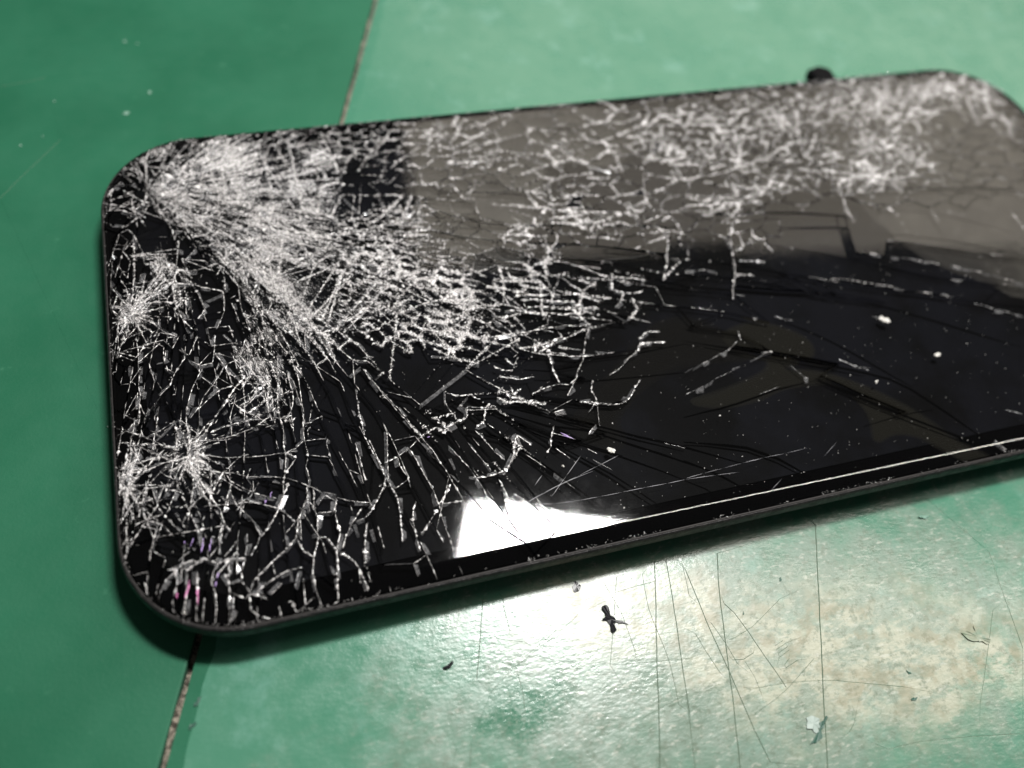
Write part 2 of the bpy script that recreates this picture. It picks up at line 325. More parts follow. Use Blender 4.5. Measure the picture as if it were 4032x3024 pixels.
add(1400, 1200, .5877, [
 ('w',2,[(60,440),(240,660),(440,880)]),('w',2,[(60,440),(420,860),(560,1040),(650,1190),(720,1300),(790,1440)]),('w',4,[(0,560),(60,880),(150,1040),(200,1150),(150,1300),(60,1430),(0,1450)]),
 ('w',4,[(90,900),(200,1150),(240,1220),(280,1290),(300,1400),(315,1590)]),('w',3,[(350,950),(430,1080),(520,1240),(560,1340),(630,1560),(660,1650)]),('w',5,[(565,1330),(640,1200)]),
 ('w',4,[(560,1335),(720,1310)]),('w',3,[(550,1370),(440,1540)]),('w',6,[(405,1310),(385,1450),(410,1560)]),('w',3,[(410,1560),(435,1650)]),
 ('w',4,[(190,1060),(280,1020),(360,960),(440,880),(540,820)]),('w',7,[(540,820),(600,860),(600,830),(660,790),(740,760),(750,690)]),('w',2,[(280,1020),(370,1220)]),('w',3,[(0,920),(70,1180)]),
 ('w',2,[(620,940),(810,1160),(880,1280),(920,1380)]),('w',4,[(760,1150),(810,1160),(950,1130),(1020,1100),(1060,1000),(1080,870),(1180,940)]),('w',5,[(960,1170),(990,1220),(1020,1280),(990,1380)]),
 ('w',3,[(800,840),(1000,1040)]),('w',3,[(750,920),(860,1050),(910,1110)]),('w',6,[(800,830),(860,780),(870,690),(900,660)]),('w',6,[(1080,870),(1100,960),(1040,1050)]),
 ('k',3,[(1040,650),(1400,730),(1900,860),(2212,930),(2600,1040)]),('k',2,[(1040,670),(1400,755),(1900,885),(2212,960)]),('k',3,[(1180,600),(1500,650),(1720,660),(1840,620)]),
 ('k',3,[(870,820),(1400,1170),(1750,1440)]),('k',2,[(900,800),(1430,1160),(1780,1430)]),('k',3,[(1280,900),(1700,1130),(2050,1360)]),('k',2,[(1310,890),(1720,1110),(2070,1340)]),
 ('k',3,[(940,680),(1300,790),(1550,820),(2212,1030),(2330,1070)]),('k',2,[(740,600),(940,700),(1320,860),(1800,1000),(2212,1150)]),('k',2,[(1000,1030),(1290,1400)]),('k',2,[(1100,960),(1500,1340)]),
 ('w',4,[(1570,150),(1480,190),(1340,250),(1240,320)]),('w',3,[(870,220),(1060,190),(1330,150),(1570,130)]),('w',3,[(1060,190),(1100,290),(1240,330)]),('w',3,[(1240,330),(1600,340)]),
 ('k',3,[(1130,410),(1300,420),(1480,390),(1600,340),(1900,300),(2212,240)]),('k',2,[(600,300),(870,330),(1130,340),(1240,330)]),('w',2,[(1700,470),(1890,310)]),('w',5,[(1890,310),(1910,260),(2080,250)]),
 ('w',5,[(1290,330),(1330,450),(1370,530)]),('w',2,[(1180,600),(1370,530),(1480,490),(1570,140)]),('w',3,[(1480,490),(1420,610)]),('w',5,[(1590,500),(1580,570),(1620,640)]),('w',2,[(1620,640),(1560,720)]),
 ('w',3,[(1910,500),(1840,620),(1730,670),(1500,650)]),('w',3,[(1000,360),(1060,410),(1090,350)]),('w',3,[(830,390),(700,370),(520,290)]),('w',4,[(520,290),(620,340),(640,270)]),
 ('k',2,[(1200,480),(1480,490),(1700,480),(2212,430)]),('k',2,[(1150,500),(1200,600)]),('w',3,[(850,150),(800,220)]),('w',3,[(930,100),(1050,190)]),('w',6,[(1100,290),(1240,270),(1390,210)]),
 ('w',6,[(1200,310),(1230,260),(1310,320)]),('w',2,[(1310,320),(1410,330)]),('w',5,[(1900,230),(1950,180),(2040,180)]),('w',4,[(1330,810),(1310,950),(1280,990)]),('w',4,[(1330,720),(1400,700)]),
 ('w',4,[(1610,800),(1560,870)]),('k',3,[(1320,810),(1480,890),(1800,990)]),('w',2,[(600,580),(600,660),(660,740)]),('w',5,[(610,590),(680,610),(790,600)]),('w',3,[(740,680),(860,690)]),
 ('w',5,[(950,590),(980,560),(1040,620),(1130,630)]),('w',6,[(950,620),(1000,650),(1150,650),(1280,660)]),('w',6,[(1040,550),(1060,600),(1110,560)]),('w',4,[(960,480),(1100,500),(1200,480)]),
 ('w',4,[(920,410),(1000,440),(1050,440)]),('w',3,[(1060,1260),(1150,1340),(1200,1400)]),('w',2,[(1210,1290),(1300,1420)]),('w',2,[(1440,1400),(1480,1470)]),('k',2,[(1230,1210),(1480,1400)]),
 ('s',1,[(1050,1370),(1760,1010)]),('s',1,[(1060,1350),(1500,1310),(2212,1170),(2580,1120)]),('s',1,[(1310,1290),(1510,1010)]),('s',1,[(1200,1210),(1250,1140)]),('s',1,[(1120,1340),(1400,1190),(1600,1110)])])
add(2700, 1100, .6027, [
 ('k',3,[(0,380),(560,470),(1200,590),(1500,700),(2020,1050)]),('k',2,[(0,400),(560,495),(1180,610)]),('k',3,[(0,300),(350,350),(560,470)]),('k',2,[(580,480),(780,640)]),
 ('k',4,[(860,620),(1400,850),(1930,1050),(2100,1110)]),('k',2,[(860,650),(1400,880),(1930,1075)]),('k',3,[(0,880),(350,790),(600,700),(860,640)]),('k',2,[(860,640),(920,590),(1020,540)]),
 ('k',4,[(0,1040),(420,1080),(620,1150),(870,1290)]),('k',2,[(0,1060),(420,1105),(620,1180),(830,1290)]),('k',3,[(0,1160),(260,1270),(480,1390)]),('k',2,[(1180,940),(1420,870),(1640,830)]),
 ('k',2,[(0,1290),(150,1350),(270,1440)]),('w',1,[(0,750),(300,600),(560,480)]),('w',2,[(340,400),(270,470)]),('w',1,[(270,470),(0,610)]),('k',2,[(590,230),(960,380),(1500,680)]),
 ('w',3,[(310,0),(310,130)]),('w',3,[(580,240),(700,270)]),('s',1,[(0,1300),(370,1200),(800,1100)]),('s',1,[(900,1160),(990,1060)]),('s',1,[(530,1410),(630,1300)]),
 ('w',2,[(1550,80),(1700,110),(1950,170),(2210,240)]),('w',2,[(2090,850),(2200,880)]),('w',3,[(1000,520),(1130,570),(1210,580)]),('k',3,[(0,20),(500,60),(1200,130),(2212,420)]),('w',4,[(490,480),(570,470)]),
 ('w',3,[(340,330),(360,400)]),('w',3,[(430,240),(460,270)]),('w',3,[(770,640),(800,640)]),('w',3,[(2020,1050),(2100,1110)])])
add(2700, 200, .6027, [
 ('k',3,[(600,1160),(1100,1160),(1700,1210),(2210,1310)]),('w',2,[(1000,1310),(1400,1350),(1800,1420),(2210,1520)]),('w',2,[(800,1480),(1100,1500),(1500,1570),(1800,1620)]),
 ('w',4,[(0,1010),(250,1000),(500,980)]),('w',4,[(150,820),(500,720),(760,720)]),('w',3,[(310,1600),(320,1400),(300,1290),(280,1150)]),('w',5,[(290,1160),(350,1200),(370,1290),(310,1310)]),
 ('w',5,[(430,1150),(440,1210),(500,1240),(570,1310)]),('w',2,[(0,1430),(200,1440),(450,1470)]),('w',4,[(350,1370),(520,1380)]),('w',6,[(1000,870),(1040,1000),(1100,1120)]),
 ('w',6,[(1000,870),(1100,830),(1300,830),(1440,860)]),('w',5,[(1060,910),(1230,920),(1320,850)]),('w',6,[(1700,180),(1750,260),(1790,400)]),('w',5,[(1950,230),(1980,410)]),('w',6,[(1560,400),(1700,370),(1760,380)]),
 ('w',5,[(1790,400),(1840,420)]),('w',6,[(1600,210),(1550,330),(1450,430)]),('w',5,[(2080,430),(2150,600)]),('w',5,[(1880,430),(1910,480),(1980,420),(2080,440)]),('w',3,[(1840,300),(1890,470)]),
 ('w',3,[(330,1470),(430,1460)]),('w',5,[(300,860),(400,960),(530,900),(600,800)]),('w',5,[(720,400),(740,560),(780,700)]),('w',5,[(850,540),(810,660)]),('w',3,[(500,720),(700,600),(1000,590)]),
 ('w',5,[(530,600),(520,660)]),('w',5,[(2130,1060),(2210,1160)]),('k',3,[(1100,900),(1600,900),(2000,900),(2210,920)]),('k',2,[(1200,1000),(1700,1050),(2210,1180)]),('w',4,[(1320,1020),(1390,1080)]),
 ('k',4,[(1600,1040),(1700,1190)]),('w',4,[(1440,700),(1560,720)]),('w',3,[(1330,700),(1500,660)]),('w',4,[(0,950),(100,980),(330,960)]),('w',5,[(160,770),(300,740)]),('k',3,[(0,1080),(600,1060),(1100,1080)])])
add(1400, 300, .5877, [
 ('w',6,[(960,1270),(990,1370)]),('w',3,[(990,1370),(990,1520)]),('w',7,[(1150,1270),(1190,1370)]),('w',4,[(930,1370),(1190,1370)]),('w',5,[(1230,1370),(1300,1440),(1330,1480)]),('w',7,[(1070,1470),(1300,1462),(1530,1458)]),
 ('w',7,[(1110,1500),(1300,1505),(1480,1512)]),('w',6,[(1150,1550),(1600,1550)]),('w',8,[(1000,1570),(1300,1585),(1530,1592)]),('w',3,[(1200,1260),(1370,1240),(1540,1290),(1640,1330),(1950,1370)]),
 ('w',5,[(1350,1060),(1350,1110),(1290,1180),(1290,1240),(1210,1250)]),('w',5,[(540,740),(650,730),(720,820),(800,820)]),('w',4,[(1380,820),(1500,800),(1650,800)]),('w',6,[(620,680),(720,685)]),
 ('w',6,[(600,570),(700,580),(830,570)]),('w',3,[(1000,1100),(1060,1090)]),('w',4,[(1720,1320),(1720,1430),(1800,1450),(1920,1440)]),('w',5,[(1800,1450),(1740,1550)]),('w',5,[(1850,1480),(1890,1560),(1830,1640)]),
 ('w',4,[(2100,1040),(2090,1250),(2060,1370)]),('w',4,[(2180,1240),(2070,1360)]),('w',6,[(850,450),(970,420)]),('k',3,[(1640,220),(1710,170)]),('k',3,[(1300,340),(1430,350),(1500,410)]),
 ('w',5,[(1750,540),(1790,640)]),('w',5,[(1570,680),(1700,680)]),('w',4,[(1930,650),(1940,800),(1980,880)]),('w',4,[(1830,850),(1900,950)]),('w',6,[(1540,1080),(1650,1080),(1770,1100)]),
 ('w',5,[(1310,980),(1440,990),(1560,960)]),('w',5,[(1440,910),(1600,910),(1850,910)]),('w',4,[(1580,1040),(1600,980),(1660,1030)]),('w',3,[(930,1370),(940,1450)]),('w',3,[(1240,1380),(1240,1560)]),
 ('w',5,[(0,1090),(150,1010),(260,970)]),('w',4,[(230,620),(330,540),(440,470)]),('w',5,[(430,640),(450,720)]),('w',5,[(560,410),(570,500)]),('k',2,[(560,770),(880,780),(1240,800)]),
 ('k',2,[(400,860),(900,990),(1500,1000),(2212,1010)]),('k',2,[(300,1000),(900,1100),(1500,1130),(2212,1200)])])

# how white (crushed) the glass is: blobs (x, y, rx, ry, rotation, weight) in 2212 px
CR = [(760,540,90,70,30,.38),(850,640,110,70,25,.42),(950,560,70,40,10,.35),(1050,690,80,50,10,.42),(830,720,80,50,30,.35),(1290,650,60,40,0,.3),(1180,530,60,30,0,.35),(1000,760,80,35,15,.3),
 (480,332,38,30,0,.95),(500,370,60,36,10,.7),(450,400,55,45,20,.85),(375,395,40,50,10,.45),(345,325,55,12,-22,.6),(420,470,110,30,33,.95),(560,450,80,45,30,.7),(640,425,70,50,20,.5),
 (530,560,65,32,35,1.0),(590,610,80,48,42,.95),(655,680,60,36,42,.65),(620,375,60,28,8,.6),(700,460,48,36,20,.6),(560,520,60,40,30,.7),(720,400,22,40,10,.45),(640,550,60,50,30,.55),(570,680,30,60,-20,.45),
 (285,682,34,38,0,1.),(300,650,50,40,0,.3),(350,565,20,35,0,.65),(385,590,40,18,15,.45),(345,620,60,25,-25,.25),(290,745,30,25,0,.5),(395,640,22,35,0,.5),(265,560,20,20,0,.3),
 (405,965,26,40,-25,.85),(415,1000,28,36,-30,.7),(405,975,75,70,0,.28),(268,1050,16,42,0,.95),(275,1000,26,30,0,.5),(300,900,25,50,0,.35),(320,1050,60,90,10,.16),(430,1060,40,50,0,.35),
 (540,775,40,40,0,.55),(590,820,50,55,0,.42),(560,870,40,25,-30,.55),(560,900,30,10,0,.3),(480,760,50,50,0,.2),(655,770,70,30,-10,.5),(700,700,60,40,0,.45),
 (870,440,55,45,10,.55),(885,465,35,22,10,1.0),(800,430,60,60,0,.2),(760,640,60,60,30,.35),(830,590,60,50,0,.35),(930,620,90,40,15,.45),(980,680,60,32,15,.8),(960,720,70,25,10,.55),(740,740,60,30,30,.5),
 (1000,640,30,50,0,.5),(1130,605,55,18,0,.7),(1210,648,75,22,0,.45),(1250,600,60,12,0,.4),(1195,745,45,16,-8,.6),(1105,850,42,28,-10,.6),(1170,860,50,12,8,.5),(960,912,52,14,-20,.6),(1110,975,24,42,15,.45),
 (1130,480,26,45,20,.7),(1180,440,60,30,0,.45),(1290,478,100,15,3,.8),(1200,350,60,30,0,.4),(1240,390,50,20,0,.5),(1160,570,30,15,0,.6),(1010,320,120,30,3,.35),(1000,270,150,18,-6,.3),(930,300,40,30,0,.5),(900,340,40,25,0,.4),
 (1060,340,40,18,0,.6),(1160,310,60,30,10,.5),(1260,320,70,40,5,.5),(1300,250,30,14,-20,.6),(1410,310,55,35,20,.8),(1480,260,90,28,-10,.55),(1560,330,110,45,-10,.6),(1480,340,60,25,0,.6),(1650,270,100,40,-15,.5),(1600,420,70,18,-15,.5),
 (1460,400,60,20,0,.5),(1340,400,50,20,0,.45),(1400,450,60,14,0,.35),(1590,520,25,50,0,.35),(1440,520,30,40,0,.35),(1740,240,80,40,-10,.5),(1860,210,110,28,-4,.8),(1890,250,60,40,0,1.1),(1920,320,60,50,10,.95),
 (1880,380,55,32,0,.9),(1830,380,40,14,0,.5),(1960,360,40,30,0,.6),(2000,200,80,22,5,.55),(2080,190,70,20,15,.7),(2140,230,50,22,40,.6),(1960,270,60,40,0,.5),(1760,340,50,40,0,.35),(1700,390,60,20,-10,.5),
 (1390,735,20,14,-20,.6),(1380,650,16,50,0,.4),(600,305,70,9,-8,.35),(700,300,90,20,-6,.3),(730,340,70,20,0,.4),(780,330,60,14,-5,.45),(690,350,40,18,0,.5),(830,290,60,12,-8,.3),
 (435,1222,48,9,3,.8),(510,1205,35,9,0,.6),(790,1240,12,26,0,.7),(680,1080,12,14,0,.4),(820,1050,14,14,0,.5),(265,1180,12,90,8,.35),(330,1120,50,50,0,.12),(640,910,40,14,0,.35),
 (2000,300,50,60,0,.2),(1590,430,40,20,0,.4)]
DK = [(330,770,100,100,0,.45),
 (400,830,90,60,0,.8),(480,870,60,50,0,.5),(300,820,50,60,0,.4),(640,1000,120,90,0,.35),
 (272,405,24,22,-20,1.),(268,478,26,16,0,1.),(420,560,50,45,25,.75),(275,625,16,30,0,.9),(280,700-85,14,22,0,.5),(470,620,22,60,-20,.6),(420,690,30,40,0,.6),(330,700,16,12,0,.0),(640,845,60,22,10,.3),
 (420,840,50,60,0,.7),(340,830,40,50,0,.4),(880,800,60,50,0,.5),(1040,500,90,70,0,.95),(1320,430,60,40,-10,.5),(1230,560,60,20,0,.6),(770,380,22,60,10,.6),(790,450,30,60,20,.5),(1060,420,70,40,0,.8),(2080,330,110,60,0,.95),(840,320,60,14,0,.6),(900,390,40,20,0,.5)]
def blobs(lst, u, v):
    s = np.zeros(np.shape(u))
    for x, y, rx, ry, a, wgt in lst:
        ca, sa = math.cos(math.radians(a)), math.sin(math.radians(a))
        dx = u-x; dy = v-y; p = (dx*ca+dy*sa)/rx; q = (-dx*sa+dy*ca)/ry
        s = 1-(1-s)*(1-np.clip(wgt*0.8*np.exp(-(p*p+q*q)*0.72), 0, .97))
    return s
def crush(x, y):
    u, v = to_px(x, y)
    j = (fbm(x, y, 0.35)-0.5)*60; k = (fbm(x+50, y+20, 0.35)-0.5)*60
    c_ = np.clip(blobs(CR, u+j*.5, v+k*.5), 0, 1.15)*(1-np.clip(blobs(DK, u, v), 0, 1))
    return np.clip(c_, 0, 1.1)
_gx = np.arange(-4, L+4, 0.35); _gy = np.arange(-4, H+4, 0.35)
_GX, _GY = np.meshgrid(_gx, _gy, indexing='ij')
_CG = crush(_GX, _GY); _u, _v = to_px(_GX, _GY); _BG = np.clip(blobs(CR, _u, _v), 0, 1)
def lookup(G_, x, y):
    fx = np.clip((np.asarray(x, float)+4)/0.35, 0, len(_gx)-1.001); fy = np.clip((np.asarray(y, float)+4)/0.35, 0, len(_gy)-1.001)
    i = fx.astype(int); j = fy.astype(int); a = fx-i; b_ = fy-j
    return (G_[i, j]*(1-a)+G_[i+1, j]*a)*(1-b_)+(G_[i, j+1]*(1-a)+G_[i+1, j+1]*a)*b_
def whiteness(x, y):
    """brightness of plain crack lines"""
    u, v = to_px(x, y)
    left = 1/(1+np.exp((u-1150+(v-900)*0.25)/130))
    top = 0.45/(1+np.exp((v-430+(u-1500)*-0.05)/60))
    midz = 0.45*np.exp(-((u-930)/300)**2-((v-620)/160)**2)
    return np.clip((0.08+0.44*left+top+midz)*(1-.6*np.clip(blobs(DK, u, v), 0, 1)), 0, 1)

# ------------------------------------------------------------------ crack network
SEG = []           # (ax, ay, bx, by, width, kind)  mm
P1 = np.array([5.64, 63.0])
def bend(a, r):
    xs = np.radians([-180, -100, -80, -65, -55, -49, -43, -36, -28, -16, 0, 20, 180]); ys = [0, -0.1, -0.26, -0.26, -0.16, 0.0, 0.26, 0.2, 0.08, -0.03, -0.06, 0, 0]
    return np.interp(a, xs, ys)*np.clip((r-10)/18, 0, 1)
def fine1(x, y, r):
    base = 0.62+np.clip(r-26, 0, 200)*0.055
    u, v = to_px(x, y); low = np.clip(base, .5, 4.6)
    cr = float(lookup(_BG, x, y))
    s3 = math.hypot(x-7.7, y-21.3) < 9
    return (low*(1-0.5*cr)+0.1)*(2.2 if s3 else 1)
def fan(centre, r0, r1, a0, a1, n0, spacing, bendf, dr0, tr_len, tag_='w', wscale=1.0, seed=1):
    rg = np.random.default_rng(seed); nxt = [0]
    cur = []
    for i in range(n0):
        a = a0+(a1-a0)*(i+rg.uniform(-.25, .25))/n0; cur.append([a, rg.uniform(0, 100), None, []])
    r = r0; prev = [centre+r*np.array([math.cos(c[0]), math.sin(c[0])]) for c in cur]
    for c, p in zip(cur, prev): c[2] = p
    while r < r1:
        dr = dr0(r)*rg.uniform(.8, 1.2); r2 = r+dr; new = []
        alive = []
        for c in cur:
            a, ph, p = c[:3]
            a += bendf(a, r)*dr/r + (vnoise(r*0.12, ph*3, 1.0)-0.5)*0.35*dr/r + rg.normal(0, 0.05)*min(dr, .8)/r
            q = centre+r2*np.array([math.cos(a), math.sin(a)])
            if inset_of(p[0], p[1]) > -1.5 or r < 8:
                if inset_of(q[0], q[1]) > -3 or r < 8:
                    SEG.append((p[0], p[1], q[0], q[1], wscale, tag_)); alive.append([a, ph, q, (c[3] if len(c) > 3 else [])[-5:]+[p]])
        out = []
        for i, c in enumerate(alive):
            out.append(c)
            if i+1 < len(alive):
                d = alive[i+1]; gap = np.hypot(*(d[2]-c[2])); mid = (c[2]+d[2])/2
                if d[0]-c[0] > 1.2: continue
                s = spacing(mid[0], mid[1], r2)
                if gap > s*1.5 and rg.random() < 0.75:
                    out.append([c[0]+0.02*(d[0]-c[0]) if rg.random() < .5 else c[0]+(d[0]-c[0])*rg.uniform(.35, .65), rg.uniform(0, 100), c[2].copy(), []])
                if rg.random() < dr/tr_len(mid[0], mid[1], r2, gap):
                    hb = d[3] if rg.random() < .5 else c[3]; far_ = c if hb is d[3] else d; kk = int(rg.integers(0, 5)); q_ = hb[-kk] if 0 < kk <= len(hb) else (d if hb is d[3] else c)[2]
                    if np.hypot(*(q_-far_[2])) < 2.6*gap+.8: SEG.append((far_[2][0], far_[2][1], q_[0], q_[1], wscale*rg.uniform(.5, 1.5), tag_))
        # drop curves that run into each other
        keep = []
        for c in sorted(out, key=lambda c: c[0]):
            if keep and keep[-1][2] is not c[2] and np.hypot(*(keep[-1][2]-c[2])) < 0.25*spacing(c[2][0], c[2][1], r2) and rg.random() < 0.6:
                SEG.append((keep[-1][2][0], keep[-1][2][1], c[2][0], c[2][1], wscale, tag_)); continue
            keep.append(c)
        cur = keep; r = r2
        if not cur: break
def tl1(x, y, r, gap):
    u, v = to_px(x, y); cr = float(lookup(_BG, x, y))
    mz = math.exp(-((u-950)/330)**2-((v-600)/170)**2)
    if u < 640 and v > 640: cr -= 0.9
    return max(0.8, ((1.3+r*0.03)*(1-cr*.45) + max(0, r-34)*0.22)*(1-.6*mz))
fan(P1, 1.6, 170, math.radians(-178), math.radians(178), 22, fine1, bend, lambda r: min(0.7+r*0.012, 2.0), tl1, seed=3)
flat = lambda a, r: 0.0
fan(np.array([2.8, 41.9]), 0.8, 7.5, -3.1, 3.1, 16, lambda x, y, r: 1.3, flat, lambda r: .8, lambda *a: 6, seed=5)
fan(np.array([7.7, 21.3]), 0.9, 12, -3.1, 3.1, 18, lambda x, y, r: 0.9+.03*r, flat, lambda r: .8, lambda *a: 3.0, seed=6)
fan(np.array([0.7, 18.4]), 0.6, 5, -1.5, 1.5, 10, lambda x, y, r: 0.9, flat, lambda r: .7, lambda *a: 3.0, seed=8)
fan(np.array([9.0, 6.5]), 3.0, 12, math.radians(60), math.radians(135), 9, lambda x, y, r: 1.0, flat, lambda r: .8, lambda *a: 4.0, seed=9)
def sparse(u, v):
    return (u > 1330-(v-620)*0.12) & (v > 700) | (u > 2000) & (v > 330) & (v < 520)
def in_mid(x, y, u, v):
    return (((u-960)/330)**2+((v-610-(u-960)*.12)/165)**2 < 1) & (u > 730)
def in_top(x, y, u, v):
    edge = 470+(u-1000)*-0.02+np.where(u > 1720, 0, 70)*(u > 1080)+np.where(u > 1080, 0, -60)
    return (u > 640) & (v < edge) & (y > 38+np.where(u < 800, 18, 0))
def voronoi(fwd, inv, lo, hi, spacing, keepf, dens, seed):
    """crack cells: Voronoi edges of jittered seeds in a bent, stretched space"""
    rg = np.random.default_rng(seed); a, b_ = np.meshgrid(np.arange(lo[0], hi[0]), np.arange(lo[1], hi[1]), indexing='ij')
    Pn = np.column_stack([a.ravel(), b_.ravel()])+rg.uniform(-.5, .5, (a.size, 2))
    X, Y = inv(Pn[:, 0], Pn[:, 1]); Pn = Pn[rg.random(len(Pn)) < dens(X, Y)]
    vo, eo, fo, *_ = delaunay_2d_cdt([Vector(p) for p in Pn], [], [], 0, 1e-5, False)
    Vv = np.array([(q.x, q.y) for q in vo]); F_ = np.array(fo); A_, B_, C_ = Vv[F_[:, 0]], Vv[F_[:, 1]], Vv[F_[:, 2]]
    d = 2*(A_[:, 0]*(B_[:, 1]-C_[:, 1])+B_[:, 0]*(C_[:, 1]-A_[:, 1])+C_[:, 0]*(A_[:, 1]-B_[:, 1])); d = np.where(np.abs(d) < 1e-9, 1e-9, d)
    sq = lambda P: (P**2).sum(1)
    cx = (sq(A_)*(B_[:, 1]-C_[:, 1])+sq(B_)*(C_[:, 1]-A_[:, 1])+sq(C_)*(A_[:, 1]-B_[:, 1]))/d
    cy = (sq(A_)*(C_[:, 0]-B_[:, 0])+sq(B_)*(A_[:, 0]-C_[:, 0])+sq(C_)*(B_[:, 0]-A_[:, 0]))/d
    em = {}
    for i, f in enumerate(F_):
        for k in range(3): em.setdefault(tuple(sorted((int(f[k]), int(f[(k+1) % 3])))), []).append(i)
    for e, fs in em.items():
        if len(fs) != 2: continue
        p = np.array([cx[fs[0]], cy[fs[0]]]); q = np.array([cx[fs[1]], cy[fs[1]]])
        if np.hypot(*(p-q)) > 4: continue
        k = 1 if np.hypot(*(p-q)) < .5 else 2
        pts_ = [p]+([(p+q)/2+rg.normal(0, .07, 2)] if k == 2 else [])+[q]; X, Y = inv(np.array([t[0] for t in pts_]), np.array([t[1] for t in pts_]))
        u, v = to_px(X.mean(), Y.mean())
        if not keepf(X.mean(), Y.mean(), u, v): continue
        wv = rg.uniform(.6, 1.5)
        for i in range(len(X)-1): SEG.append((X[i], Y[i], X[i+1], Y[i+1], wv, 'v'))
_S = np.array([s_[:4] for s_ in SEG]); _mx, _my = (_S[:, 0]+_S[:, 2])/2, (_S[:, 1]+_S[:, 3])/2; _uu, _vv = to_px(_mx, _my); _rg = np.random.default_rng(4)
drop = sparse(_uu, _vv) | (in_mid(_mx, _my, _uu, _vv) & (_rg.random(len(_mx)) < .55)) | (in_top(_mx, _my, _uu, _vv) & (_rg.random(len(_mx)) < .9))
SEG[:] = [s_ for s_, d in zip(SEG, drop) if not d]
KR, KT = 38/2.3, 38/1.25
def pol_inv(a, b_):
    r_ = 38*np.exp(a/KR); t_ = b_/KT+0.10*np.sin(a*.35)*0; return P1[0]+r_*np.cos(t_), P1[1]+r_*np.sin(t_)
voronoi(None, pol_inv, (-14, -38), (14, 5), None, in_mid, lambda X, Y: np.clip(.55+lookup(_BG, X, Y)*.9, 0, 1), 21)
def top_inv(a, b_):
    X = a*2.1; Y = b_*1.25; return X+(fbm(X, Y, .12)-.5)*3, Y+(fbm(X+40, Y, .12)-.5)*3
voronoi(None, top_inv, (8, 26), (74, 62), None, in_top, lambda X, Y: np.clip((.25+lookup(_BG, X, Y)*.8)*(.25+3.2*(fbm(X+7, Y+3, .16)-.28)), 0.12, 1), 22)
FANS = np.array([(s[0], s[1], s[2], s[3]) for s in SEG]); print('fan segments', len(SEG))

def polyline_mm(px, step=1.6, wob=0.12):
    P = at4(*np.array(px, float).T); out = [P[0]]
    for i in range(len(P)-1):
        d = P[i+1]-P[i]; ln = np.hypot(*d); k = max(1, int(round(ln/step)))
        # smooth through the traced points
        p0 = P[i-1] if i else P[i]-d; p3 = P[i+2] if i+2 < len(P) else P[i+1]+d
        for j in range(1, k+1):
            t = j/k
            q = 0.5*((2*P[i])+(-p0+P[i+1])*t+(2*p0-5*P[i]+4*P[i+1]-p3)*t*t+(-p0+3*P[i]-3*P[i+1]+p3)*t**3)
            if j < k: q = q+rng.normal(0, wob, 2)*min(1, ln/4)
            out.append(q)
    return np.array(out)
TRMM = []; KLOOP = []
for kind, wd, px in TR:
    q = polyline_mm(px, 1.6 if kind == 'w' else 3.0, 0.12 if kind == 'w' else 0.03); TRMM.append((kind, wd, q))
    if kind == 's': continue
    if kind == 'w':
        for i in range(len(q)-1): SEG.append((*q[i], *q[i+1], wd/2.6, 't'))
    else:
        d = np.gradient(q, axis=0); d /= np.linalg.norm(d, axis=1, keepdims=True)+1e-9; nn = np.column_stack([-d[:, 1], d[:, 0]])
        hw = 0.030*wd*np.clip(np.minimum(np.arange(len(q)), np.arange(len(q))[::-1])/2.0, 0.15, 1)[:, None]
        loop = np.vstack([q+nn*hw, (q-nn*hw)[::-1]]); KLOOP.append((q, hw[:, 0]))
        for i in range(len(loop)): SEG.append((*loop[i], *loop[(i+1) % len(loop)], wd/2.6, 'k'))

# ------------------------------------------------------------------ the phone
phone = empty('cracked_smartphone', (L/2, H/2, ZM), 'black smartphone lying face up across the mat seam, its glass shattered', 'smartphone')

# shards: every crack and the rings of the rounded edge go into one triangulation
pts, edges, crackflag = [], [], []
def add_edge(a, b, flag):
    i = len(pts); pts.append(Vector(a)); pts.append(Vector(b)); edges.append((i, i+1)); crackflag.append(flag)
def clip_seg(a, b):
    ia, ib = float(inset_of(*a)), float(inset_of(*b))
    if ia < 0.02 and ib < 0.02: return None
    if ia >= 0.02 and ib >= 0.02: return a, b
    if ia < ib: a, b = b, a
    lo, hi = 0., 1.
    for _ in range(18):
        m_ = (lo+hi)/2; q = a+(b-a)*m_
        if inset_of(q[0], q[1]) > 0.0: lo = m_
        else: hi = m_
    return a, a+(b-a)*lo*1.0
CL = []
for s in SEG:
    r_ = clip_seg(np.array(s[:2]), np.array(s[2:4]))
    if r_ is None: continue
    a, b_ = r_
    if np.hypot(*(a-b_)) < 0.05: continue
    CL.append((*a, *b_, s[4], s[5])); add_edge(a, b_, 1)
for d in (0.0, 0.25, 0.55, 0.9, 1.3, 1.7, 2.1):
    R_ = rrect(d)
    i0 = len(pts)
    for q in R_: pts.append(Vector(q))
    for k in range(len(R_)): edges.append((i0+k, i0+(k+1) % len(R_))); crackflag.append(0)
nring_first = None
vo, eo, fo, ov, oe, of = delaunay_2d_cdt(pts, edges, [], 0, 1e-3, True)
V2 = np.array([(v.x, v.y) for v in vo]); F3 = [f for f in fo if len(f) == 3]
cr_edges = set()
for (a, b_), org in zip(eo, oe):
    if any(crackflag[k] for k in org if k < len(crackflag)): cr_edges.add((min(a, b_), max(a, b_)))
print('cdt', len(V2), len(F3), len(cr_edges))
F3 = np.array(F3); cen = V2[F3].mean(1); F3 = F3[inset_of(cen[:, 0], cen[:, 1]) > 0]
par = list(range(len(F3)))
def find(i):
    while par[i] != i: par[i] = par[par[i]]; i = par[i]
    return i
emap = {}
for i, f in enumerate(F3):
    for k in range(3):
        a, b_ = int(f[k]), int(f[(k+1) % 3]); emap.setdefault((min(a, b_), max(a, b_)), []).append(i)
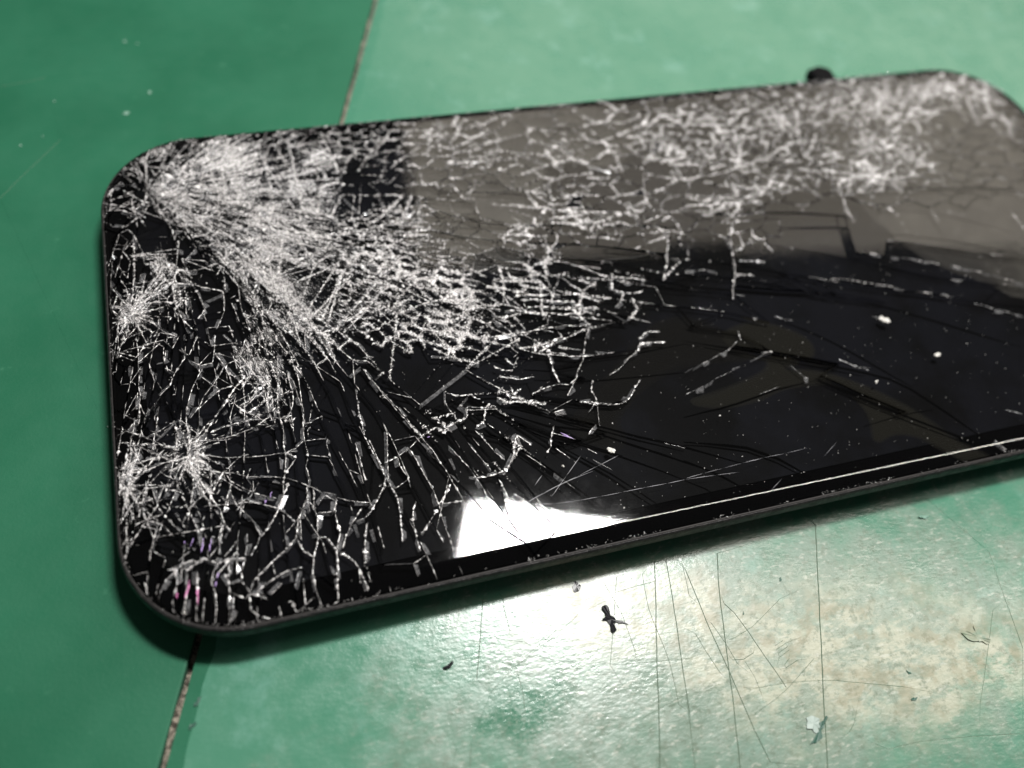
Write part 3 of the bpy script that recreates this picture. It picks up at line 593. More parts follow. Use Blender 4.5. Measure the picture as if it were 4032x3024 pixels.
for e, fs in emap.items():
    if len(fs) == 2 and e not in cr_edges:
        x, y = find(fs[0]), find(fs[1])
        if x != y: par[x] = y
groups = {}
for i in range(len(F3)): groups.setdefault(find(i), []).append(i)
tri = V2[F3]; ar = 0.5*np.abs((tri[:, 1, 0]-tri[:, 0, 0])*(tri[:, 2, 1]-tri[:, 0, 1])-(tri[:, 2, 0]-tri[:, 0, 0])*(tri[:, 1, 1]-tri[:, 0, 1]))
G = sorted(((ar[g].sum(), g) for g in groups.values()), key=lambda t: -t[0]); print('shards', len(G), [round(g[0], 1) for g in G[:6]])
def shard_geo(g, A_, wide):
    fs = F3[g]; used = np.unique(fs); loc = {int(v): i for i, v in enumerate(used)}
    P = V2[used]; c_ = P.mean(0); nrm = np.zeros_like(P); be = []
    cnt = {}
    for f in fs:
        for k in range(3):
            a, b_ = int(f[k]), int(f[(k+1) % 3]); cnt[(a, b_)] = 1
    for (a, b_) in cnt:
        if (b_, a) not in cnt:
            be.append((loc[a], loc[b_])); d = V2[b_]-V2[a]; ln = np.hypot(*d)+1e-9; nn = np.array([-d[1], d[0]])/ln
            nrm[loc[a]] += nn; nrm[loc[b_]] += nn
    ln = np.linalg.norm(nrm, axis=1, keepdims=True); nrm = np.where(ln > 1e-6, nrm/np.maximum(ln, 1e-6), 0)
    gap = min(0.055+0.045*wide, 0.09*math.sqrt(A_))
    P = P+nrm*gap
    tilt = rng.normal(0, 1, 2)*math.radians(0.13 if A_ > 12 else (0.22 if A_ > 1.5 else 0.9)); dz = rng.normal(0, 0.004 if A_ > 3 else 0.025)
    z = zsurf(P[:, 0], P[:, 1])+dz+((P-c_)@tilt).clip(-0.12, 0.12)
    top = np.column_stack([P, z]); nn = nsurf(P[:, 0], P[:, 1]); nn[:, :2] -= tilt; nn /= np.linalg.norm(nn, axis=1, keepdims=True)
    n_ = len(P); V = [top]; F = [[loc[int(v)] for v in f] for f in fs]; off = n_
    bot = top.copy(); bot[:, 2] -= 0.5
    V += [top.copy(), bot]; S_ = []
    for a, b_ in be: S_.append((n_+a, 2*n_+a, 2*n_+b_)); S_.append((n_+a, 2*n_+b_, n_+b_))
    return np.vstack(V), F, S_, nn
def orient(f, V):
    a, b_, c_ = V[f[0]][:2], V[f[1]][:2], V[f[2]][:2]
    return f if (b_[0]-a[0])*(c_[1]-a[1])-(b_[1]-a[1])*(c_[0]-a[0]) > 0 else [f[0], f[2], f[1]]
# make all CDT triangles counter-clockwise
t_ = V2[F3]; cw = ((t_[:, 1, 0]-t_[:, 0, 0])*(t_[:, 2, 1]-t_[:, 0, 1])-(t_[:, 2, 0]-t_[:, 0, 0])*(t_[:, 1, 1]-t_[:, 0, 1])) < 0
F3[cw] = F3[cw][:, [0, 2, 1]]
restV, restF, restN, roff = [], [], [], 0
def put(name, V, F, N, ntop, kind=None):
    me = bpy.data.meshes.new(name); VV = M(V)-np.array(phone.location)
    me.from_pydata(VV.tolist(), [], F); me.materials.append(m_glass)
    me.polygons.foreach_set('use_smooth', np.ones(len(F), bool)); me.update()
    me.normals_split_custom_set_from_vertices([tuple(v) for v in N])
    o = bpy.data.objects.new(name, me); col.objects.link(o); o.parent = phone
    if kind: o['kind'] = kind
    return o
MISSING = ([(1190,352),(1290,335),(1400,338),(1445,375),(1400,440),(1330,430),(1250,455),(1180,425)], [(1340,290),(1385,285),(1400,330),(1350,335)])
def inside(x, y, q):
    c = False
    for i in range(len(q)):
        (x1, y1), (x2, y2) = q[i], q[i-1]
        if (y1 > y) != (y2 > y) and x < (x2-x1)*(y-y1)/(y2-y1)+x1: c = not c
    return c
nshard = 0
KA = np.vstack([q[:-1] for q, h in KLOOP]); KB = np.vstack([q[1:] for q, h in KLOOP]); KH = np.concatenate([(h[:-1]+h[1:])/2 for q, h in KLOOP])
def in_gap(c_):
    ab = KB-KA; t = np.clip(((c_-KA)*ab).sum(1)/(ab**2).sum(1), 0, 1); return bool((np.linalg.norm(c_-KA-ab*t[:, None], axis=1) < KH*0.9).any())
for A_, g in G:
    if A_ < 0.02: continue
    c0_ = V2[F3[g]].reshape(-1, 2).mean(0); pu, pv = to_px(*c0_)
    if A_ < 14 and rng.random() < .12 and any(inside(pu+rng.normal(0, 14), pv+rng.normal(0, 10), q) for q in MISSING): continue
    if A_ < 1.5 and in_gap(V2[F3[g[int(np.argmax(ar[g]))]]].mean(0)): continue
    cx, cy = V2[F3[g]].reshape(-1, 2).mean(0); u, v = to_px(cx, cy); vis = -20 < u < 2232
    V, F, S_, nn = shard_geo(g, A_, 1)
    n_ = len(nn); N = np.zeros((3*n_, 3)); N[:n_] = nn
    # skirt normals point outwards from the shard middle
    dv = V[n_:, :2]-V[:n_, :2].mean(0); dv /= np.linalg.norm(dv, axis=1, keepdims=True)+1e-9; N[n_:, :2] = dv
    if nshard < 290 and vis: put('glass_shard', V, F+[list(s) for s in S_], N, n_); nshard += 1
    else:
        restV.append(V); restN.append(N); restF += [[k+roff for k in f] for f in F+[list(s) for s in S_]]; roff += len(V)
put('glass_crumbs', np.vstack(restV), restF, np.vstack(restN), 0, 'stuff')
print('shard objects', nshard, 'rest tris', len(restF))

# --- splinters: one elongated four-sided sliver each
def slivers(P, Q, wdt, hgt, dz=0.0, jit=0.3):
    n_ = len(P); d = Q-P; ln = np.linalg.norm(d, axis=1, keepdims=True)+1e-9; nn = np.column_stack([-d[:, 1], d[:, 0]])/ln
    m_ = P+d*rng.uniform(.3, .7, (n_, 1)); wl = (wdt*rng.uniform(.3, 1.0, n_))[:, None]; wr = (wdt*rng.uniform(.3, 1.0, n_))[:, None]
    m2 = P+d*rng.uniform(.3, .7, (n_, 1)); tp = m_+nn*(rng.uniform(-.5, .5, (n_, 1))*wdt[:, None])
    def z(p): return zsurf(p[:, 0], p[:, 1])
    a = np.column_stack([P, z(P)-.03+dz]); b_ = np.column_stack([Q, z(Q)-.03+dz]); l = np.column_stack([m_+nn*wl, z(m_)-.02+dz]); r = np.column_stack([m2-nn*wr, z(m2)-.02+dz])
    t = np.column_stack([tp, z(tp)+hgt+dz])
    V = np.stack([a, b_, l, r, t], 1).reshape(-1, 3); k = np.arange(n_)[:, None]*5
    F = np.stack([k+[0, 4, 2], k+[2, 4, 1], k+[1, 4, 3], k+[3, 4, 0]], 1).reshape(-1, 3)
    return V, F
# fracture faces along the cracks
PP, QQ, WW, HH = [], [], [], []
C = np.array([c_[:4] for c_ in CL]); CW = np.array([c_[4] for c_ in CL]); CK = np.array([c_[5] for c_ in CL])
mid = (C[:, :2]+C[:, 2:])/2; wh = whiteness(mid[:, 0], mid[:, 1]); cru = lookup(_CG, mid[:, 0], mid[:, 1])
for i in range(len(C)):
    a = C[i, :2]; b_ = C[i, 2:]; ln = np.hypot(*(b_-a)); k = max(1, int(ln/0.32))
    if CK[i] == 'v': base, lit = 0.03+0.075*cru[i]*CW[i], np.clip(.15+1.3*cru[i]+.35*wh[i]+1.5*(float(fbm(mid[i, 0], mid[i, 1], 0.4))-.5), .05, 1)
    elif CK[i] == 't': base, lit = 0.085*min(CW[i], 2.2), (0.97 if mid[i, 0] < 62 or CW[i] > 1 else 0.4)
    elif CK[i] == 'k': base, lit = 0.035, 0.025
    else:
        v_ = max(wh[i], cru[i]*1.1); nz = float(fbm(mid[i, 0], mid[i, 1], 0.28))
        lit = v_*np.clip(0.5+2.4*(nz-0.42)+cru[i]*.6, 0.08, 1.2); base = 0.03+0.07*max(cru[i], wh[i]*.7)*CW[i]
    if CK[i] != 't' and rng.random() > lit: continue
    if CK[i] == 't' and lit < .9 and rng.random() > .6: continue
    t = np.arange(k)/k
    for tt in t:
        if rng.random() > .96: continue
        j = rng.normal(0, 0.014+0.010*(CK[i] == 't'), 4)
        p = a+(b_-a)*max(0, tt-.3/k)+j[:2]; q = a+(b_-a)*min(1, tt+1.6/k)+j[2:]
        PP.append(p); QQ.append(q); WW.append(base*rng.lognormal(0, .45)); HH.append(0.02+0.5*base*rng.random())
PP, QQ, WW, HH = map(np.array, (PP, QQ, WW, HH)); ok = (inset_of(*PP.T) > 0.05) & (inset_of(*QQ.T) > 0.05)
V, F = slivers(PP[ok], QQ[ok], WW[ok], HH[ok]); fm_ = np.repeat(rng.choice(3, len(F)//4, p=[.52, .34, .14]), 4); o = tri_obj('fracture_faces', V, F, None, phone, [m_crack, m_dim, m_glint], fm_); o['kind'] = 'stuff'; print('crack slivers', len(WW))
# slanted fracture planes inside the pane, seen as pale bands beside some cracks
sel = (ln0 := np.hypot(C[:, 2]-C[:, 0], C[:, 3]-C[:, 1])) > 0.3
pr = np.where(CK == 't', .55, np.where(CK == 'k', 0, .38*np.clip(cru+wh*.6, 0, 1))); sel &= rng.random(len(C)) < pr
sV, sF = [], []
for i in np.nonzero(sel)[0]:
    a, b_ = C[i, :2], C[i, 2:]; d = (b_-a)/ln0[i]; nn = np.array([-d[1], d[0]])*(1 if rng.random() < .5 else -1)*rng.uniform(.12, .55)*(1.3 if CK[i] == 't' else 1)
    e0, e1 = rng.uniform(-.1, .35, 2); p2, p3 = b_+nn*rng.uniform(.5, 1.1)-d*ln0[i]*e1, a+nn*rng.uniform(.5, 1.1)+d*ln0[i]*e0
    if min(inset_of(*a), inset_of(*b_), inset_of(*p2), inset_of(*p3)) < 0.3: continue
    b0 = len(sV); za = float(zsurf(*a)); dp = rng.uniform(.12, .42)
    sV += [(*a, za-.02), (*b_, za-.02), (*p2, za-dp), (*p3, za-dp*rng.uniform(.6, 1))]; sF += [(b0, b0+1, b0+2), (b0, b0+2, b0+3)]
o = tri_obj('slanted_fractures', sV, sF, m_slant, phone); o['kind'] = 'stuff'; print('slanted', len(sF))
kV, kF = [], []  # black ribbons laid under the gaps to darken them
for q, h in KLOOP:
    d = np.gradient(q, axis=0); d /= np.linalg.norm(d, axis=1, keepdims=True)+1e-9; nn = np.column_stack([-d[:, 1], d[:, 0]]); n_ = len(q); b0 = len(kV)
    a = q+nn*(h[:, None]*1.25+.02); b_ = q-nn*(h[:, None]*1.25+.02); kV += [(*p, -0.86) for p in a]+[(*p, -0.86) for p in b_]; kF += [(b0+i, b0+n_+i, b0+n_+i+1, b0+i+1) for i in range(n_-1)]
o = mesh_obj('crack_shade_strip', kV, kF, m_black, phone); o['kind'] = 'stuff'
# crushed glass: slivers thrown along the cracks, and packed between them where it is worst
spans = ((2.8, 41.9, 7), (7.7, 21.3, 8), (0.7, 18.4, 5), (121., 60., 22))
ln_ = np.hypot(C[:, 2]-C[:, 0], C[:, 3]-C[:, 1]); nzs = fbm(mid[:, 0], mid[:, 1], 0.45)
want = ln_*np.clip(cru*np.where(mid[:, 0] > 42, 1.35, 1.1), 0, 1)**1.15*np.where(mid[:, 0] > 34, np.where(CK == 'v', 100, 45), 30)*np.clip(0.1+4.0*(nzs-0.38), 0.03, 1.6)*(CK != 'k')*np.where(CK == 'v', rng.lognormal(-.15, .95, len(C))*np.clip(5*(fbm(mid[:, 0]+60, mid[:, 1]+9, .22)-.36), .12, 1.7), 1.0); cnt = rng.poisson(np.clip(want, 0, 260))
idx = np.repeat(np.arange(len(C)), cnt); t = rng.random(len(idx)); P_ = C[idx, :2]+(C[idx, 2:]-C[idx, :2])*t[:, None]
cc = cru[idx]; P_ = P_+rng.normal(0, 1, P_.shape)*np.where(CK[idx] == 'v', np.clip(rng.lognormal(-.1, .6, len(idx)), .3, 2.5), 1)[:, None]*(0.04+0.17*cc**1.3*np.where(P_[:, 0] > 34, 1.25, 1.0))[:, None]
th = np.arctan2(C[idx, 3]-C[idx, 1], C[idx, 2]-C[idx, 0])+rng.normal(0, 1, len(idx))*np.where(P_[:, 0] > 30, 1.1, .3)
kd = np.zeros(len(idx), bool)
N0 = 900000
X = rng.uniform(0, L, N0); Y = rng.uniform(0, H, N0); c2 = lookup(_CG, X, Y); th1 = np.arctan2(Y-P1[1], X-P1[0]); rr = np.hypot(X-P1[0], Y-P1[1])
st = vnoise(rr*0.8, th1*34, 1.0)*.6+vnoise(rr*1.5+9, th1*70, 1.0)*.4; cl = fbm(X, Y, 0.7)
pr = np.clip(c2-0.42, 0, 1)*1.1*np.clip(0.1+3.0*(st-0.33), 0.03, 1.6)*np.clip(.3+3*(cl-.36), .1, 1.3); kp = rng.random(N0) < np.clip(pr, 0, 1)*0.62
X, Y, th1 = X[kp], Y[kp], th1[kp].copy()
for cx, cy, rad in spans:
    dd = np.hypot(X-cx, Y-cy); s_ = dd < rad; th1[s_] = np.arctan2(Y[s_]-cy, X[s_]-cx)
th1 += rng.normal(0, 1, len(X))*np.where(X > 45, 0.7, np.where(Y > 66, .7, 0.1))
P_ = np.vstack([P_, np.column_stack([X, Y])]); th = np.concatenate([th, th1])
# fine long radial streaks of the corner fan
N1 = 620000; X = rng.uniform(1, 46, N1); Y = rng.uniform(25, H-1, N1); c2 = lookup(_CG, X, Y); ang = np.arctan2(Y-P1[1], X-P1[0]); rr = np.hypot(X-P1[0], Y-P1[1])
st = vnoise(rr*0.25+3, ang*45, 1.0); u, v = to_px(X, Y); core = 1/(1+np.exp((u-700+(v-430)*.15+(fbm(X, Y, .3)-.5)*90)/24)); hol = fbm(rr*.5+20, ang*16, 1.0)
kp = rng.random(N1) < core*np.clip((c2-.22)*1.5, 0, 1)*np.clip(3.2*(st-.30), .05, 1)*np.clip(4*(hol-.30), .10, 1)*.95; X, Y, ang, rr = X[kp], Y[kp], ang[kp], rr[kp]
for cx, cy, rad in spans[:3]:
    dd = np.hypot(X-cx, Y-cy); s_ = dd < rad; ang[s_] = np.arctan2(Y[s_]-cy, X[s_]-cx)
ang = ang+np.where((rr > 12) & (ang < -.7), -.12, 0)+rng.normal(0, .07, len(ang))
nf_ = len(X); P_ = np.vstack([P_, np.column_stack([X, Y])]); th = np.concatenate([th, ang]); print('fan streaks', nf_)
# bright knots where cracks meet
kw = np.clip(cru*.6+wh*.14-.06, 0, 1)*np.where(mid[:, 0] > 30, 1.5, .8)*(CK != 'k')*(mid[:, 0] > 14); kidx = rng.choice(len(C), 2000, p=kw/kw.sum()); kp_ = np.repeat(C[kidx, :2], 12, axis=0)+rng.normal(0, .15, (24000, 2))*np.repeat(rng.lognormal(-.15, .5, 2000), 12)[:, None]*[1.3, .8]
nk_ = len(kp_); P_ = np.vstack([P_, kp_]); th = np.concatenate([th, rng.uniform(-3.1, 3.1, nk_)])
ln = rng.lognormal(-0.8, .5, len(P_)); ln[-nk_-nf_:-nk_] = rng.lognormal(-.75, .45, nf_); ln[-nk_:] = rng.uniform(.15, .5, nk_); far = P_[:, 0] > 34; ln = np.where(far, ln*.42, ln*.75); d = np.column_stack([np.cos(th), np.sin(th)])*ln[:, None]*0.5
Pa, Pb = P_-d, P_+d; u, v = to_px(P_[:, 0], P_[:, 1]); ok = (inset_of(*Pa.T) > 0.1) & (inset_of(*Pb.T) > 0.1) & (u < 2260)
wd = rng.lognormal(-3.15, .5, len(P_))*np.where(far, 1.8, 1); wd = np.where(rng.random(len(wd)) < .03, wd*3, wd); wd[-nk_-nf_:-nk_] = rng.uniform(.014, .045, nf_); wd[-nk_:] = rng.lognormal(-2.45, .5, nk_)
V, F = slivers(Pa[ok], Pb[ok], wd[ok], 0.02+wd[ok]*rng.uniform(.1, 0.9, ok.sum()), 0.01)
fm_ = np.repeat(rng.choice(3, len(F)//4, p=[.55, .25, .20]), 4); o = tri_obj('crushed_glass', V, F, None, phone, [m_powder, m_dim, m_glint], fm_); o['kind'] = 'stuff'; print('powder slivers', ok.sum(), len(X))
# crumbs caught along the joint between glass and frame
R0 = rrect(0.12, 60); seg_ = np.roll(R0, -1, 0)-R0; cum = np.concatenate([[0], np.cumsum(np.hypot(*seg_.T))]); tt = rng.uniform(0, cum[-1], 1500)
tt = tt[rng.random(1500) < np.clip(3*(vnoise(tt, tt*0, .35)-.45), .05, 1)]; i_ = np.clip(np.searchsorted(cum, tt)-1, 0, len(R0)-1); P_ = R0[i_]+seg_[i_]*((tt-cum[i_])/(cum[i_+1]-cum[i_]))[:, None]+rng.normal(0, .10, (len(tt), 2))
a = rng.uniform(0, 6.28, len(tt)); d = np.column_stack([np.cos(a), np.sin(a)])*rng.lognormal(-2.0, .5, len(tt))[:, None]; V, F = slivers(P_-d, P_+d, rng.lognormal(-3.0, .4, len(tt)), np.full(len(tt), .08), 0.0); o = tri_obj('rim_crumbs', V, F, m_powder, phone); o['kind'] = 'stuff'
# hairline scratches
PP, QQ = [], []
for kind, wd, q in TRMM:
    if kind == 's':
        for i in range(len(q)-1): PP.append(q[i]); QQ.append(q[i+1])
PP, QQ = np.array(PP), np.array(QQ); V, F = slivers(PP, QQ, np.full(len(PP), .035), np.full(len(PP), .012), 0.02); o = tri_obj('hairline_scratch', V, F, m_hair, phone); o['kind'] = 'stuff'
# dust and tiny grains on the glass
nd = 2600; X = rng.uniform(0, 135, nd); Y = rng.uniform(1.5, H-2, nd); u, v = to_px(X, Y)
k_ = (inset_of(X, Y) > 1.2) & (rng.random(nd) < np.where(u > 1000, .8, .3)); X, Y = X[k_], Y[k_]; sz = np.clip(rng.lognormal(-3.35, .5, len(X)), .02, .16); a = rng.uniform(0, 6.28, len(X))
d = np.column_stack([np.cos(a), np.sin(a)])*sz[:, None]; P_ = np.column_stack([X, Y]); V, F = slivers(P_-d, P_+d, sz, sz*.8, 0.04); o = tri_obj('dust_grain', V, F, m_dust, phone); o['kind'] = 'stuff'
# coloured glints, painted as tinted slivers, in the lower left corner and by the lamp reflection
def glint(lines, mat):
    PP, QQ = [], []
    for px in lines:
        P_ = at4(*np.array(px, float).T)
        for k in range(7):
            a = P_[0]+(P_[1]-P_[0])*rng.uniform(0, .6)+rng.normal(0, .05, 2); PP.append(a); QQ.append(a+(P_[1]-P_[0])*rng.uniform(.2, .4))
    V, F = slivers(np.array(PP), np.array(QQ), np.full(len(PP), .06), np.full(len(PP), .03), 0.03); o = tri_obj('coloured_glint', V, F, mat, phone); o['kind'] = 'stuff'; return o
c3 = lambda *l: [T(380, 1900, .4973, p) for p in l]
o = glint(c3([(735,760),(700,930)],[(800,820),(805,980)],[(640,860),(630,930)],[(790,840),(790,900)]), m_pink); o['label'] = 'pink glints'
o = glint(c3([(770,430),(740,520)],[(700,460),(700,490)],[(850,430),(830,580)],[(910,440),(890,560)],[(965,700),(940,850)],[(1385,70),(1370,130)],[(1350,130),(1330,180)])+[T(1400,1200,.5877,p) for p in ([(1370,855),(1470,905)],[(1380,870),(1460,895)],[(480,890),(510,880)])], m_violet); o['label'] = 'violet glints'

# --- display, black border, films and painted reflections under the glass
def ring(outer_in, inner_in, z, name, mat):
    a = rrect(outer_in); b_ = rrect(inner_in); n_ = len(a); V = np.vstack([np.column_stack([a, np.full(n_, z)]), np.column_stack([b_, np.full(n_, z)])])
    return mesh_obj(name, V, [(i, (i+1) % n_, n_+(i+1) % n_, n_+i) for i in range(n_)], mat, phone)
def slab(inset, z0, z1, name, mat, bevel=0.0):
    a = rrect(inset); n_ = len(a); V = np.vstack([np.column_stack([a, np.full(n_, z0)]), np.column_stack([a, np.full(n_, z1)])])
    return mesh_obj(name, V, [list(range(n_, 2*n_)), list(range(n_))[::-1]]+[(i, (i+1) % n_, n_+(i+1) % n_, n_+i) for i in range(n_)], mat, phone)
slab(3.6, -2.2, -0.95, 'display_panel', m_disp)
ring(0.25, 3.7, -1.12, 'bezel_border', m_border)
def film(name, poly, mat, z, soft=1.0):
    """a thin sheet between glass and display, for lifted film and painted reflection both; three sheets of slightly different outline so that it thins out at its rim"""
    from mathutils.geometry import tessellate_polygon
    u, v = np.array(poly, float).T; P = at(u, v); n_ = len(P); out = []
    for i in range(n_):
        p0, p1, p2, p3 = P[i-1], P[i], P[(i+1) % n_], P[(i+2) % n_]
        for t in np.linspace(0, 1, 6)[:-1]: out.append(0.5*((2*p1)+(-p0+p2)*t+(2*p0-5*p1+4*p2-p3)*t*t+(-p0+3*p1-3*p2+p3)*t**3))
    out = np.array(out); n_ = len(out); d = np.roll(out, -1, 0)-np.roll(out, 1, 0); d /= np.linalg.norm(d, axis=1, keepdims=True)+1e-9; nn = np.column_stack([d[:, 1], -d[:, 0]])
    x, y = out.T
    if np.sum(x*np.roll(y, -1)-y*np.roll(x, -1)) < 0: nn = -nn
    V, F = [], []
    for k in range(5):
        o_ = out+nn*((k-2)*0.55*soft+(fbm(out[:, 0]+k*7, out[:, 1], .3)-.5)*1.2*soft)[:, None]; tr_ = tessellate_polygon([[Vector((*q, 0)) for q in o_]]); b0 = len(V)
        V += [(*q, z-k*0.008) for q in o_]; F += [[b0+t for t in f] for f in tr_]
    return mesh_obj(name, V, F, mat, phone)
film('painted_reflection_and_film', [(905,262),(1060,243),(1240,226),(1345,240),(1372,300),(1330,345),(1230,340),(1180,352),(1172,420),(1180,470),(1118,520),(1132,573),(960,570),(905,560),(880,520),(893,470),(905,400),(893,320)], m_refl, -0.86, .35)  # brown reflection painted on a sheet under the glass
film('painted_reflection_and_film', [(1800,300),(1860,380),(1900,440),(1960,500),(2030,540),(2120,570),(2230,600),(2230,420),(2190,300),(2130,225),(2060,190),(1960,200),(1850,230)], m_refl, -0.86, 2.2)  # far right reflection painted on sheets, thinning at the rim
film('painted_reflection_and_film', [(1640,690),(1740,720),(1760,760),(1700,790),(1790,800),(1880,830),(1960,870),(2010,900),(2080,950),(2150,985),(2100,990),(2040,960),(1990,935),(1940,930),(1900,945),(1890,905),(1880,880),(1840,840),(1790,818),(1700,830),(1640,855),(1560,870),(1500,860),(1560,840),(1650,800),(1660,770),(1600,760),(1560,720)], m_film2, -0.87, .35)
film('painted_reflection_and_film', [(1420,700),(1500,690),(1570,720),(1610,760),(1500,770),(1420,800),(1360,850),(1330,900),(1340,940),(1310,960),(1250,920),(1290,850),(1350,780)], m_film3, -0.87, .8)

# --- frame: rounded rail round the glass, a thin lip at the joint with its highlight painted in
def rail(prof, name, mat, smooth=True):
    rings = [np.column_stack([rrect(i), np.full(92, z)]) for i, z in prof]; n_ = len(rings[0]); V = np.vstack(rings); F = []
    for k in range(len(rings)-1):
        for i in range(n_): F.append((k*n_+i, (k+1)*n_+i, (k+1)*n_+(i+1) % n_, k*n_+(i+1) % n_))
    return mesh_obj(name, V, F, mat, phone, smooth)
rail([(0.03, -1.3), (0.03, -0.72), (-0.02, -0.66), (-0.14, -0.68), (-0.2, -0.74)], 'frame_lip', m_lip)
rail([(0.15, -1.4), (-0.18, -0.76), (-0.34, -0.86), (-0.5, -1.15), (-0.58, -1.7), (-0.56, -2.3), (-0.42, -2.8), (-0.1, -3.15), (0.5, -3.3), (3.0, -3.35)], 'frame', m_frame)
slab(2.4, ZM+0.02, -2.2, 'backing', m_under)
# small connector standing at the far edge and two low lugs
def box_on(name, u, v, wx, wy, z0, z1, mat, parent, rot=0, chamfer=0.25):
    c_ = at(u, v, z0); ca, sa = math.cos(rot), math.sin(rot)
    def P(sx, sy, z, k): x, y = sx*(wx/2-k), sy*(wy/2-k); return (c_[0]+x*ca-y*sa, c_[1]+x*sa+y*ca, z)
    V = [P(sx, sy, z, k) for z, k in ((z0, 0), (z1-chamfer, 0), (z1, chamfer)) for sx, sy in ((-1, -1), (1, -1), (1, 1), (-1, 1))]
    F = [(3, 2, 1, 0), (8, 9, 10, 11)]+[(r*4+i, r*4+(i+1) % 4, r*4+4+(i+1) % 4, r*4+4+i) for r in range(2) for i in range(4)]
    return mesh_obj(name, V, F, mat, parent)
def tab(name, u, v, prof, depth, z0):
    """a small tab standing on the far edge: a ragged outline given depth"""
    c_ = at(u, v, 0); n_ = len(prof); V = [(c_[0]+a, c_[1]+dy, z0+h*(1.25 if name == 'connector_tab' else 1)) for dy in (-depth/2, depth/2) for a, h in prof]
    F = [list(range(n_)), list(range(n_, 2*n_))[::-1]]+[(i, i+n_, (i+1) % n_+n_, (i+1) % n_) for i in range(n_)]
    return mesh_obj(name, V, F, m_tab, phone)
c_ = at(1779, 166, -1.0); pr_ = [(-2.1, -.6), (2.0, -.6), (1.9, 1.0), (2.15, 1.9), (2.0, 3.0), (1.2, 3.15), (.9, 3.6), (-.3, 3.7), (-.9, 3.25), (-1.9, 3.2), (-2.15, 2.2), (-1.95, 1.1)]; n_ = len(pr_)
V = [(c_[0]+a-.12*b_, H-.1+b_, z) for z in (-2.3, -.7) for a, b_ in pr_]+[(c_[0]+a*.8-.12*b_, H-.1+(b_-1.5)*.85+1.5, -.35) for a, b_ in pr_]
mesh_obj('connector_tab', V, [list(range(2*n_, 3*n_)), list(range(n_))[::-1]]+[(k*n_+i, k*n_+(i+1) % n_, (k+1)*n_+(i+1) % n_, (k+1)*n_+i) for k in (0, 1) for i in range(n_)], m_tab, phone)
tab('frame_lug', 2012, 160, [(-2.2, 0), (2.0, 0), (1.9, 1.9), (.8, 2.2), (-.5, 1.95), (-2.0, 1.8)], 1.0, -2.2)
tab('frame_lug', 1957, 164, [(-1.2, 0), (1.2, 0), (1.0, 1.8), (.1, 2.0), (-1.1, 1.7)], 0.9, -2.2)

# ------------------------------------------------------------------ bench and mats
def quad(name, x0, x1, y0, y1, z, mat):
    o = mesh_obj(name, [(x0, y0, z), (x1, y0, z), (x1, y1, z), (x0, y1, z)], [(0, 1, 2, 3)], mat); o['kind'] = 'structure'; return o
quad('bench_top', -500, 900, -400, 1100, -LIFT, m_grit)
